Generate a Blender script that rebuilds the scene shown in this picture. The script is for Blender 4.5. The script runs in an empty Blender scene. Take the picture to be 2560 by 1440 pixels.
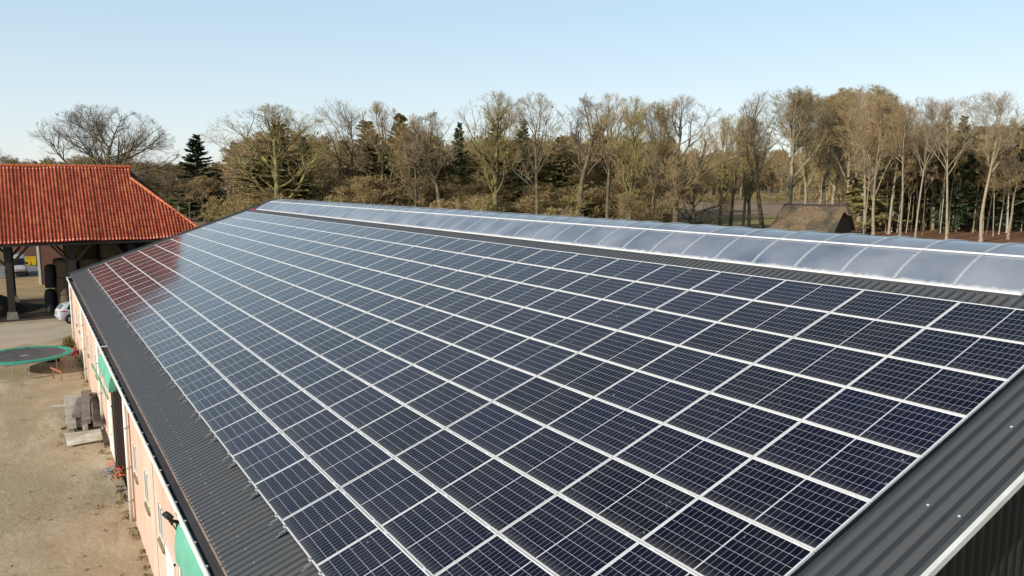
import bpy, bmesh, math, random
import numpy as np
from mathutils import Vector, Matrix
R = math.radians
sc = bpy.context.scene
col = sc.collection

# ------------------------------------------------------------------ camera, sky, sun, exposure
CW = np.array([[-0.5326092933868027, -0.11383827629836324, 0.8386704880018181],
               [-0.846361235286559, 0.07163764285484371, -0.5277695591147629],
               [0.0, -0.9909131621769787, -0.13450317849188845]])      # columns: right, down, forward
CP = np.array([-5.041477914704126, 13.147127998491921, 1.9548094851914037])
F = 1928.18
cam_d = bpy.data.cameras.new('camera')
cam = bpy.data.objects.new('camera', cam_d); col.objects.link(cam)
m = Matrix.Identity(4)
for i in range(3):
    m[i][0] = CW[i, 0]; m[i][1] = -CW[i, 1]; m[i][2] = -CW[i, 2]; m[i][3] = CP[i]
cam.matrix_world = m
cam_d.lens = F / 2560 * 36; cam_d.sensor_width = 36; cam_d.clip_start = .1; cam_d.clip_end = 9000
sc.camera = cam
SUN_EL, SUN_AZ = 21.0, -12.0          # azimuth from +Y towards +X
world = bpy.data.worlds.new('World'); sc.world = world; world.use_nodes = True
nt = world.node_tree
bg = nt.nodes['Background']
sky = nt.nodes.new('ShaderNodeTexSky'); sky.sky_type = 'NISHITA'; sky.sun_disc = False
sky.sun_elevation = R(SUN_EL); sky.sun_rotation = R(SUN_AZ)
sky.altitude = 50; sky.air_density = 1.0; sky.dust_density = 0.6; sky.ozone_density = 1.6
# pale winter haze veil low in the sky, thinning out towards the zenith
wt = nt.nodes.new('ShaderNodeTexCoord'); wx = nt.nodes.new('ShaderNodeSeparateXYZ'); nt.links.new(wt.outputs['Generated'], wx.inputs[0])
wr = nt.nodes.new('ShaderNodeMapRange'); wr.inputs[1].default_value = .22; wr.inputs[2].default_value = .75; wr.inputs[3].default_value = 1; wr.inputs[4].default_value = .12
nt.links.new(wx.outputs[2], wr.inputs[0])
wl = nt.nodes.new('ShaderNodeMapRange'); wl.inputs[1].default_value = -.02; wl.inputs[2].default_value = .20; nt.links.new(wx.outputs[2], wl.inputs[0])
wc = nt.nodes.new('ShaderNodeMixRGB'); wc.inputs[1].default_value = (9.6, 9.9, 10.2, 1); wc.inputs[2].default_value = (6.3, 8.3, 9.7, 1); nt.links.new(wl.outputs[0], wc.inputs[0])
wv = nt.nodes.new('ShaderNodeMixRGB'); wv.inputs[1].default_value = (0, 0, 0, 1); nt.links.new(wc.outputs[0], wv.inputs[2]); nt.links.new(wr.outputs[0], wv.inputs[0])
wm = nt.nodes.new('ShaderNodeMixRGB'); wm.inputs[0].default_value = .58
nt.links.new(sky.outputs[0], wm.inputs[1]); nt.links.new(wv.outputs[0], wm.inputs[2])
nt.links.new(wm.outputs[0], bg.inputs[0]); bg.inputs[1].default_value = 0.105
sd = bpy.data.lights.new('sun', 'SUN'); sd.energy = 4.3; sd.angle = R(.53); sd.color = (1, .93, .82)
sun = bpy.data.objects.new('sun', sd); col.objects.link(sun)
S = Vector((math.sin(R(SUN_AZ)) * math.cos(R(SUN_EL)), math.cos(R(SUN_AZ)) * math.cos(R(SUN_EL)), math.sin(R(SUN_EL))))
sun.rotation_euler = S.to_track_quat('Z', 'Y').to_euler(); sun.location = (-20, 60, 40)
sc.view_settings.view_transform = 'Standard'; sc.view_settings.look = 'None'
sc.view_settings.exposure = 0.15; sc.view_settings.gamma = 1
sc.render.engine = 'CYCLES'
sc.cycles.max_bounces = 6; sc.cycles.diffuse_bounces = 3; sc.cycles.glossy_bounces = 3
sc.cycles.transmission_bounces = 4; sc.cycles.transparent_max_bounces = 8
sc.cycles.use_denoising = True

GZ = -7.8                              # ground level; the origin is the top corner of the panel array
TH = R(19.142); CT, ST = math.cos(TH), math.sin(TH)

def ray(x, y): return CW @ np.array([(x - 1280) / F, (y - 720) / F, 1.0])
def gp(x, y, z=GZ):
    d = ray(x, y); return CP + (z - CP[2]) / d[2] * d
def depth(p): return float((np.array(p) - CP) @ CW[:, 2])
def px_of(p):
    q = CW.T @ (np.array(p) - CP); return 1280 + F * q[0] / q[2], 720 + F * q[1] / q[2]

# ------------------------------------------------------------------ materials
MATS = {}
def new_mat(name):
    m_ = bpy.data.materials.new(name); m_.use_nodes = True
    MATS[name] = m_
    return m_, m_.node_tree.nodes, m_.node_tree.links, m_.node_tree.nodes['Principled BSDF']
def setc(sock, c): sock.default_value = (*c, 1) if len(c) == 3 else c
def mat(name, c1, c2=None, scale=3.0, rough=.7, bump=0.0, bscale=None, metal=0.0, spec=.5, stretch=(1, 1, 1), c3=None, scale3=.5, lo=.35, hi=.65, rand=0.0, coat=0.0, detail=5):
    m_, N, L, b = new_mat(name)
    b.inputs['Roughness'].default_value = rough; b.inputs['Metallic'].default_value = metal
    b.inputs['Specular IOR Level'].default_value = spec; b.inputs['Coat Weight'].default_value = coat
    tc = N.new('ShaderNodeTexCoord'); mp = N.new('ShaderNodeMapping'); mp.inputs['Scale'].default_value = stretch
    L.new(tc.outputs['Object'], mp.inputs[0])
    def noise(sc_, det=detail):
        n = N.new('ShaderNodeTexNoise'); n.inputs['Scale'].default_value = sc_; n.inputs['Detail'].default_value = det
        n.inputs['Roughness'].default_value = .62
        L.new(mp.outputs[0], n.inputs['Vector']); return n
    out = None
    if c2 is not None:
        n = noise(scale); r = N.new('ShaderNodeValToRGB')
        r.color_ramp.elements[0].position = lo; r.color_ramp.elements[1].position = hi
        setc(r.color_ramp.elements[0], (0, 0, 0)) if False else None
        r.color_ramp.elements[0].color = (*c1, 1); r.color_ramp.elements[1].color = (*c2, 1)
        L.new(n.outputs['Fac'], r.inputs[0]); out = r.outputs[0]
    if c3 is not None:
        n3 = noise(scale3, 4); r3 = N.new('ShaderNodeValToRGB')
        r3.color_ramp.elements[0].position = .48; r3.color_ramp.elements[1].position = .66
        L.new(n3.outputs['Fac'], r3.inputs[0])
        mx = N.new('ShaderNodeMixRGB'); L.new(r3.outputs[0], mx.inputs[0])
        if out is not None: L.new(out, mx.inputs[1])
        else: mx.inputs[1].default_value = (*c1, 1)
        mx.inputs[2].default_value = (*c3, 1); out = mx.outputs[0]
    if rand > 0:
        oi = N.new('ShaderNodeObjectInfo'); hs = N.new('ShaderNodeHueSaturation')
        mr = N.new('ShaderNodeMapRange'); mr.inputs[3].default_value = 1 - rand; mr.inputs[4].default_value = 1 + rand
        L.new(oi.outputs['Random'], mr.inputs[0]); L.new(mr.outputs[0], hs.inputs['Value'])
        if out is not None: L.new(out, hs.inputs['Color'])
        else: hs.inputs['Color'].default_value = (*c1, 1)
        out = hs.outputs[0]
    if out is not None: L.new(out, b.inputs['Base Color'])
    else: b.inputs['Base Color'].default_value = (*c1, 1)
    if bump > 0:
        nb = noise(bscale or scale * 4); bp = N.new('ShaderNodeBump'); bp.inputs['Strength'].default_value = bump
        bp.inputs['Distance'].default_value = .02
        L.new(nb.outputs['Fac'], bp.inputs['Height']); L.new(bp.outputs[0], b.inputs['Normal'])
    return m_

mat('alu', (.78, .78, .78), rough=.42, metal=.15, spec=.5)
mat('white_metal', (.78, .78, .76), (.66, .66, .63), scale=2, rough=.45)
mat('white_paint', (.80, .79, .75), (.68, .66, .60), scale=2.5, rough=.5)
mat('pipe_white', (.80, .78, .74), (.66, .63, .56), scale=1.2, rough=.4)
mat('roof_sheet', (.082, .087, .096), (.102, .106, .114), scale=.8, rough=.42, spec=.6, stretch=(3, .3, .3), c3=(.105, .102, .096), scale3=.35, lo=.3, hi=.7)
mat('roof_shade_grey', (.036, .040, .048), (.050, .054, .062), scale=1, rough=.55, stretch=(3, .3, .3))  # darker roof sheet tone with shade put into the colour
mat('gable_sheet', (.016, .016, .014), (.028, .026, .020), scale=1, rough=.6, stretch=(3, 3, .4))
mat('gutter_dark', (.012, .013, .015), (.028, .022, .018), scale=3, rough=.55)
mat('wall_render', (.57, .40, .305), (.65, .485, .385), scale=1.3, rough=.9, bump=.25, bscale=30, stretch=(1, 1, .3), c3=(.47, .33, .25), scale3=.35)
mat('green_tarp', (.10, .38, .265), (.16, .47, .345), scale=1.2, rough=.45, bump=.3, bscale=4)
mat('green_pad', (.03, .30, .20), (.06, .38, .27), scale=4, rough=.4, bump=.4, bscale=10)
mat('tramp_mat', (.075, .072, .075), (.115, .108, .105), scale=1.5, rough=.75)
mat('tramp_logo', (.35, .33, .33), rough=.7)
mat('rib_grey', (.46, .50, .54), rough=.35, metal=.2)
mat('galv', (.45, .45, .45), rough=.45, metal=.7)
mat('black_plastic', (.010, .010, .010), rough=.45)
mat('lamp_glass', (.02, .02, .025), rough=.35)
mat('olive_sill', (.20, .17, .10), (.14, .12, .08), scale=6, rough=.8)
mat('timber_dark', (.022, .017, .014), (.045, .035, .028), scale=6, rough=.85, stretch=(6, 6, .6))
mat('timber_brace', (.05, .036, .024), (.10, .07, .045), scale=6, rough=.85)
mat('sleeper', (.16, .135, .12), (.27, .24, .21), scale=4, rough=.9, bump=.5, bscale=14, rand=.2)
mat('sleeper_pale', (.37, .34, .29), (.50, .46, .39), scale=4, rough=.9, bump=.4, bscale=18)
mat('red_wood', (.42, .13, .07), (.35, .14, .08), scale=6, rough=.7)
mat('pine_wood', (.45, .30, .15), (.36, .22, .11), scale=6, rough=.7)
mat('board', (.86, .80, .74), (.78, .71, .64), scale=1.1, rough=.7, c3=(.42, .37, .22), scale3=.55)
mat('concrete', (.20, .17, .14), (.28, .25, .20), scale=2.5, rough=.9, bump=.3)
mat('rope_orange', (.85, .13, .03), rough=.7)
mat('rope_blue', (.30, .38, .48), rough=.7)
mat('bag_grey', (.28, .30, .32), rough=.6)
mat('car_white', (.52, .54, .58), rough=.22, coat=.6)
mat('car_glass', (.015, .018, .022), rough=.05)
mat('tail_red', (.60, .01, .03), rough=.15)
mat('rubber', (.015, .015, .015), rough=.8)
mat('hubcap', (.50, .50, .50), rough=.35, metal=.6)
mat('bin_yellow', (.75, .50, .01), rough=.4)
mat('hay', (.11, .08, .045), (.16, .12, .07), scale=8, rough=1, bump=.8, bscale=30, stretch=(1, 1, 4))
mat('black_wrap', (.006, .006, .007), rough=.6, bump=.4, bscale=5)
mat('soil_dark', (.045, .032, .022), (.08, .06, .04), scale=3, rough=1, bump=.8)
mat('needles', (.035, .062, .024), (.065, .095, .035), scale=1.2, rough=.75, rand=.2)
mat('needles_olive', (.15, .14, .045), (.24, .205, .075), scale=.8, rough=.8, rand=.2)
mat('bark_dark', (.055, .044, .032), (.135, .105, .07), scale=3, rough=.95, rand=.15, c3=(.19, .165, .07), scale3=.9)
mat('bark_moss', (.075, .062, .035), (.19, .165, .06), scale=2, rough=.95, rand=.1, c3=(.26, .24, .07), scale3=.7)
mat('bark_pale', (.22, .18, .12), (.36, .30, .205), scale=2, rough=.95, rand=.12)
mat('bark_birch', (.55, .52, .45), (.25, .22, .18), scale=4, rough=.9, stretch=(1, 1, 3))
mat('twig_brown', (.28, .20, .10), (.41, .295, .15), scale=.6, rough=.95, rand=.18)
mat('twig_olive', (.25, .20, .085), (.37, .29, .125), scale=.6, rough=.95, rand=.15)
mat('twig_red', (.26, .18, .10), (.37, .26, .145), scale=.6, rough=.95, rand=.15)
mat('twig_dark', (.15, .115, .08), (.23, .18, .125), scale=.6, rough=.95)
mat('twig_grey', (.24, .18, .115), (.34, .26, .165), scale=.6, rough=.95, rand=.15)
mat('thatch', (.11, .075, .045), (.20, .14, .085), scale=2.2, rough=1, c3=(.035, .042, .028), scale3=.22, bump=.6, bscale=12)
mat('tar_board', (.03, .022, .02), (.055, .04, .035), scale=4, rough=.85)
mat('weed_green', (.14, .15, .03), (.24, .20, .06), scale=4, rough=.9)
mat('weed_dry', (.30, .22, .10), (.38, .25, .12), scale=4, rough=.95)
mat('weed_mix', (.24, .20, .09), (.38, .29, .15), scale=1.5, rough=.95)
mat('pebble', (.62, .54, .42), (.34, .28, .21), scale=2.3, rough=.95)
mat('pot', (.03, .025, .02), rough=.7)
mat('fence_wood', (.42, .36, .25), (.52, .45, .32), scale=3, rough=.85)
mat('fence_dark', (.10, .075, .05), (.15, .11, .08), scale=3, rough=.85)
mat('red_flash', (.45, .03, .05), rough=.5)
mat('dark_metal', (.03, .03, .03), rough=.5)
mat('door_green', (.03, .06, .045), rough=.5)
mat('hip_tile', (.62, .17, .05), (.50, .11, .035), scale=3, rough=.45)
mat('red_plastic', (.35, .03, .04), rough=.5)

# ground materials
def ground_mat(name, cols, scales, bump=.4):
    m_, N, L, b = new_mat(name); b.inputs['Roughness'].default_value = .97; b.inputs['Specular IOR Level'].default_value = .2
    tc = N.new('ShaderNodeTexCoord'); prev = None
    for k, (c, s_) in enumerate(zip(cols, scales)):
        if k == 0:
            prev = c; continue
        n = N.new('ShaderNodeTexNoise'); n.inputs['Scale'].default_value = s_[0]; n.inputs['Detail'].default_value = 8
        n.inputs['Roughness'].default_value = .68; n.inputs['Distortion'].default_value = .12
        mp = N.new('ShaderNodeMapping'); mp.inputs['Location'].default_value = (k * 13.7, k * 5.1, 0); mp.inputs['Scale'].default_value = (1, s_[3] if len(s_) > 3 else 1, 1)
        L.new(tc.outputs['Object'], mp.inputs[0]); L.new(mp.outputs[0], n.inputs['Vector'])
        mr = N.new('ShaderNodeMapRange'); mr.inputs[1].default_value = s_[1]; mr.inputs[2].default_value = s_[2]
        mr.clamp = True; L.new(n.outputs['Fac'], mr.inputs[0])
        mx = N.new('ShaderNodeMixRGB'); L.new(mr.outputs[0], mx.inputs[0])
        if k == 1: mx.inputs[1].default_value = (*prev, 1)
        else: L.new(prev, mx.inputs[1])
        mx.inputs[2].default_value = (*c, 1); prev = mx.outputs[0]
    L.new(prev, b.inputs['Base Color'])
    nb = N.new('ShaderNodeTexNoise'); nb.inputs['Scale'].default_value = 5; nb.inputs['Detail'].default_value = 9
    nb.inputs['Roughness'].default_value = .7
    L.new(tc.outputs['Object'], nb.inputs['Vector'])
    bp = N.new('ShaderNodeBump'); bp.inputs['Strength'].default_value = bump; bp.inputs['Distance'].default_value = .06
    L.new(nb.outputs['Fac'], bp.inputs['Height']); L.new(bp.outputs[0], b.inputs['Normal'])
    return m_
ground_mat('g_land', [(.17, .125, .07), (.12, .12, .04), (.22, .15, .09)], [None, (.05, .45, .6), (.02, .5, .6)])
ground_mat('g_yard', [(.50, .405, .28), (.40, .305, .20), (.41, .34, .215), (.61, .49, .355), (.26, .195, .135), (.64, .52, .36)],
           [None, (.8, .40, .62), (.35, .48, .62), (.22, .52, .66, 3.0), (1.6, .60, .70), (14, .70, .78)], .7)
ground_mat('g_lane', [(.58, .49, .37), (.50, .41, .30), (.36, .28, .19), (.62, .47, .23)], [None, (.5, .4, .6), (2.5, .62, .75), (.6, .62, .72)], .3)
ground_mat('g_meadow', [(.26, .24, .08), (.36, .30, .12), (.46, .35, .18)], [None, (.08, .45, .6), (.15, .55, .65)])
ground_mat('g_heath', [(.27, .19, .125), (.32, .24, .15)], [None, (.1, .4, .6)])
ground_mat('g_litter', [(.17, .085, .045), (.26, .13, .065), (.09, .05, .03)], [None, (.4, .4, .6), (.8, .55, .65)])
ground_mat('g_dirt', [(.45, .34, .17), (.36, .26, .14), (.25, .19, .12)], [None, (.4, .4, .6), (1.2, .55, .7)])
ground_mat('g_road', [(.20, .20, .21), (.25, .24, .23)], [None, (.4, .4, .6)], .2)
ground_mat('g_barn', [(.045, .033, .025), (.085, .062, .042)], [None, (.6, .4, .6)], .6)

# brick
def brick_mat(name, c1, c2, mortar):
    m_, N, L, b = new_mat(name); b.inputs['Roughness'].default_value = .9
    tc = N.new('ShaderNodeTexCoord'); sx = N.new('ShaderNodeSeparateXYZ'); L.new(tc.outputs['Object'], sx.inputs[0])
    ad = N.new('ShaderNodeMath'); L.new(sx.outputs[0], ad.inputs[0]); L.new(sx.outputs[1], ad.inputs[1])
    cb = N.new('ShaderNodeCombineXYZ'); L.new(ad.outputs[0], cb.inputs[0]); L.new(sx.outputs[2], cb.inputs[1])
    br = N.new('ShaderNodeTexBrick'); br.inputs['Scale'].default_value = 1; br.inputs['Brick Width'].default_value = .22
    br.inputs['Row Height'].default_value = .065; br.inputs['Mortar Size'].default_value = .010
    br.inputs['Color1'].default_value = (*c1, 1); br.inputs['Color2'].default_value = (*c2, 1); br.inputs['Mortar'].default_value = (*mortar, 1)
    L.new(cb.outputs[0], br.inputs[0]); L.new(br.outputs[0], b.inputs['Base Color'])
brick_mat('brick_red', (.17, .05, .035), (.24, .075, .05), (.22, .17, .13))
brick_mat('brick_dark', (.05, .022, .02), (.075, .03, .026), (.13, .10, .09))

# pantiles: clay with a per-tile tone and dirt in the courses
def tile_mat():
    m_, N, L, b = new_mat('pantile'); b.inputs['Roughness'].default_value = .42
    tc = N.new('ShaderNodeTexCoord'); vo = N.new('ShaderNodeTexVoronoi'); mp = N.new('ShaderNodeMapping')
    mp.inputs['Scale'].default_value = (4.3, 4.24, 0); L.new(tc.outputs['Object'], mp.inputs[0])
    vo.inputs['Scale'].default_value = 1; vo.inputs['Randomness'].default_value = .2
    L.new(mp.outputs[0], vo.inputs['Vector'])
    r = N.new('ShaderNodeValToRGB'); e = r.color_ramp.elements
    e[0].position = 0; e[0].color = (.40, .060, .030, 1); e[1].position = 1; e[1].color = (.62, .17, .062, 1)
    e2 = e.new(.5); e2.color = (.50, .095, .042, 1)
    sx = N.new('ShaderNodeSeparateXYZ'); L.new(vo.outputs['Color'], sx.inputs[0]); L.new(sx.outputs[0], r.inputs[0])
    n = N.new('ShaderNodeTexNoise'); n.inputs['Scale'].default_value = 1.1; n.inputs['Detail'].default_value = 6
    L.new(tc.outputs['Object'], n.inputs['Vector'])
    mr = N.new('ShaderNodeMapRange'); mr.inputs[1].default_value = .70; mr.inputs[2].default_value = .85; L.new(n.outputs['Fac'], mr.inputs[0])
    mx = N.new('ShaderNodeMixRGB'); L.new(mr.outputs[0], mx.inputs[0]); L.new(r.outputs[0], mx.inputs[1]); mx.inputs[2].default_value = (.13, .05, .03, 1)
    L.new(mx.outputs[0], b.inputs['Base Color'])
tile_mat()

# solar laminate: dark half cells, white backsheet showing between them, under glass
def laminate_mat():
    m_, N, L, b = new_mat('laminate')
    b.inputs['Roughness'].default_value = .10; b.inputs['IOR'].default_value = 1.45; b.inputs['Specular IOR Level'].default_value = .34
    b.inputs['Coat Weight'].default_value = .08; b.inputs['Coat Roughness'].default_value = .42
    tc = N.new('ShaderNodeTexCoord'); sx = N.new('ShaderNodeSeparateXYZ'); L.new(tc.outputs['Object'], sx.inputs[0])
    def M(op, a, b_=None, c=None):
        n = N.new('ShaderNodeMath'); n.operation = op
        for k, v in enumerate((a, b_, c)):
            if v is None: continue
            if isinstance(v, (int, float)): n.inputs[k].default_value = v
            else: L.new(v, n.inputs[k])
        return n.outputs[0]
    X, Y = sx.outputs[0], sx.outputs[1]
    ax = M('ABSOLUTE', X)
    # half cells along X: 10 per half from .008 to .838 ; rows along Y: 6 over +-.492
    u = M('MULTIPLY', M('SUBTRACT', ax, .0085), 1 / .0838)
    du = M('ABSOLUTE', M('SUBTRACT', u, M('ROUND', u)))        # 0 on a joint
    gu = M('LESS_THAN', du, .028)
    v = M('MULTIPLY', M('ADD', Y, .4965), 1 / .1655)
    dv = M('ABSOLUTE', M('SUBTRACT', v, M('ROUND', v)))
    gv = M('LESS_THAN', dv, .0185)
    mid = M('LESS_THAN', ax, .0095)
    out = M('MAXIMUM', M('GREATER_THAN', ax, .8455), M('GREATER_THAN', M('ABSOLUTE', Y), .4965))
    bb = M('MULTIPLY', v, 9.0); db = M('ABSOLUTE', M('SUBTRACT', M('SUBTRACT', bb, M('FLOOR', bb)), .5)); gb = M('LESS_THAN', db, .06)
    oi = N.new('ShaderNodeObjectInfo')
    cell = N.new('ShaderNodeValToRGB'); cell.color_ramp.elements[0].color = (.0022, .0026, .0100, 1); cell.color_ramp.elements[1].color = (.0048, .0058, .024, 1)
    L.new(oi.outputs['Random'], cell.inputs[0])
    def mixc(f, a, c2):
        mx = N.new('ShaderNodeMixRGB'); L.new(f, mx.inputs[0])
        if hasattr(a, 'is_output'): L.new(a, mx.inputs[1])
        else: mx.inputs[1].default_value = (*a, 1)
        mx.inputs[2].default_value = (*c2, 1); return mx.outputs[0]
    c = mixc(gu, cell.outputs[0], (.29, .30, .34))
    c = mixc(gv, c, (.44, .45, .49))
    c = mixc(mid, c, (.62, .63, .66))
    c = mixc(out, c, (.68, .69, .70))
    # a little dust, heavier at the lower lip
    n = N.new('ShaderNodeTexNoise'); n.inputs['Scale'].default_value = 1.7; n.inputs['Detail'].default_value = 6
    n.noise_dimensions = '4D'; L.new(tc.outputs['Object'], n.inputs['Vector'])
    w = M('MULTIPLY', oi.outputs['Random'], 40.0); L.new(w, n.inputs['W'])
    dm = N.new('ShaderNodeMapRange'); dm.inputs[1].default_value = .4; dm.inputs[2].default_value = .9; dm.inputs[3].default_value = .001; dm.inputs[4].default_value = .04
    L.new(n.outputs['Fac'], dm.inputs[0])
    edge = N.new('ShaderNodeMapRange'); edge.inputs[1].default_value = .36; edge.inputs[2].default_value = .50; edge.inputs[4].default_value = .10
    L.new(Y, edge.inputs[0])
    sp = N.new('ShaderNodeTexNoise'); sp.inputs['Scale'].default_value = 9; sp.inputs['Detail'].default_value = 2; sp.noise_dimensions = '4D'
    L.new(tc.outputs['Object'], sp.inputs['Vector']); L.new(w, sp.inputs['W'])
    spot = M('MULTIPLY', M('GREATER_THAN', sp.outputs['Fac'], .735), .6)
    fac = M('ADD', M('ADD', dm.outputs[0], edge.outputs[0]), spot)
    c = mixc(fac, c, (.40, .38, .34))
    L.new(c, b.inputs['Base Color'])
    rr = N.new('ShaderNodeMapRange'); rr.inputs[3].default_value = .07; rr.inputs[4].default_value = .16; L.new(n.outputs['Fac'], rr.inputs[0])
    L.new(rr.outputs[0], b.inputs['Roughness'])
laminate_mat()

# twin-wall polycarbonate of the vaulted skylight
def poly_mat():
    m_, N, L, b = new_mat('polycarbonate')
    b.inputs['Roughness'].default_value = .07; b.inputs['IOR'].default_value = 1.55
    b.inputs['Specular IOR Level'].default_value = .85
    tc = N.new('ShaderNodeTexCoord'); sx = N.new('ShaderNodeSeparateXYZ'); L.new(tc.outputs['Object'], sx.inputs[0])
    n = N.new('ShaderNodeTexNoise'); n.inputs['Scale'].default_value = .7; n.inputs['Detail'].default_value = 6
    L.new(tc.outputs['Object'], n.inputs['Vector'])
    mp = N.new('ShaderNodeMapping'); mp.inputs['Scale'].default_value = (7, .2, .2); L.new(tc.outputs['Object'], mp.inputs[0])
    n2 = N.new('ShaderNodeTexNoise'); n2.inputs['Scale'].default_value = 1; n2.inputs['Detail'].default_value = 6; L.new(mp.outputs[0], n2.inputs['Vector'])
    # light caught by the pane edge, painted as a milky band above the rail
    mr = N.new('ShaderNodeMapRange'); mr.inputs[1].default_value = .3; mr.inputs[2].default_value = .7; mr.inputs[3].default_value = .02; mr.inputs[4].default_value = .065
    L.new(n2.outputs['Fac'], mr.inputs[0])
    h = N.new('ShaderNodeMath'); h.operation = 'SUBTRACT'; L.new(sx.outputs[2], h.inputs[0]); h.inputs[1].default_value = .145
    q = N.new('ShaderNodeMath'); q.operation = 'DIVIDE'; L.new(h.outputs[0], q.inputs[0]); L.new(mr.outputs[0], q.inputs[1])
    q2 = N.new('ShaderNodeMapRange'); q2.inputs[1].default_value = .2; q2.inputs[2].default_value = 1.3; q2.inputs[3].default_value = 1; q2.inputs[4].default_value = 0
    L.new(q.outputs[0], q2.inputs[0])
    r = N.new('ShaderNodeValToRGB'); r.color_ramp.elements[0].position = .3; r.color_ramp.elements[1].position = .75
    r.color_ramp.elements[0].color = (.15, .19, .27, 1); r.color_ramp.elements[1].color = (.40, .43, .50, 1)
    L.new(n.outputs['Fac'], r.inputs[0])
    mx = N.new('ShaderNodeMixRGB'); L.new(q2.outputs[0], mx.inputs[0]); L.new(r.outputs[0], mx.inputs[1]); mx.inputs[2].default_value = (.85, .85, .84, 1)
    L.new(mx.outputs[0], b.inputs['Base Color'])
    tr = N.new('ShaderNodeBsdfTranslucent'); tr.inputs[0].default_value = (.75, .8, .88, 1)
    ms = N.new('ShaderNodeMixShader'); ms.inputs[0].default_value = .25
    out = N['Material Output']; L.new(b.outputs[0], ms.inputs[1]); L.new(tr.outputs[0], ms.inputs[2]); L.new(ms.outputs[0], out.inputs[0])
poly_mat()

# ------------------------------------------------------------------ mesh helpers
def mesh_np(name, V, T=None, Q=None, smooth=False):
    me = bpy.data.meshes.new(name); V = np.asarray(V, np.float32)
    T = np.zeros((0, 3), np.int32) if T is None or len(T) == 0 else np.asarray(T, np.int32)
    Q = np.zeros((0, 4), np.int32) if Q is None or len(Q) == 0 else np.asarray(Q, np.int32)
    me.vertices.add(len(V)); me.vertices.foreach_set('co', V.ravel())
    li = np.concatenate([T.ravel(), Q.ravel()]); me.loops.add(len(li)); me.loops.foreach_set('vertex_index', li)
    st = np.concatenate([np.arange(len(T)) * 3, len(T) * 3 + np.arange(len(Q)) * 4]).astype(np.int32)
    tot = np.concatenate([np.full(len(T), 3), np.full(len(Q), 4)]).astype(np.int32)
    me.polygons.add(len(st)); me.polygons.foreach_set('loop_start', st); me.polygons.foreach_set('loop_total', tot)
    if smooth: me.polygons.foreach_set('use_smooth', np.ones(len(st), bool))
    me.update(calc_edges=True); return me

def tag(o, label=None, cat=None, group=None, kind=None):
    if label: o['label'] = label
    if cat: o['category'] = cat
    if group: o['group'] = group
    if kind: o['kind'] = kind
    return o
def link_mesh(name, me, mats=None, parent=None, loc=None):
    o = bpy.data.objects.new(name, me); col.objects.link(o)
    if mats and not me.materials:
        for mm in (mats if isinstance(mats, (list, tuple)) else [mats]): me.materials.append(MATS[mm])
    if parent: o.parent = parent
    if loc is not None: o.location = loc
    return o
def empty(name, loc=(0, 0, 0), rz=0):
    o = bpy.data.objects.new(name, None); col.objects.link(o); o.location = loc; o.rotation_euler = (0, 0, rz)
    o.empty_display_size = .2; return o

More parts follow.
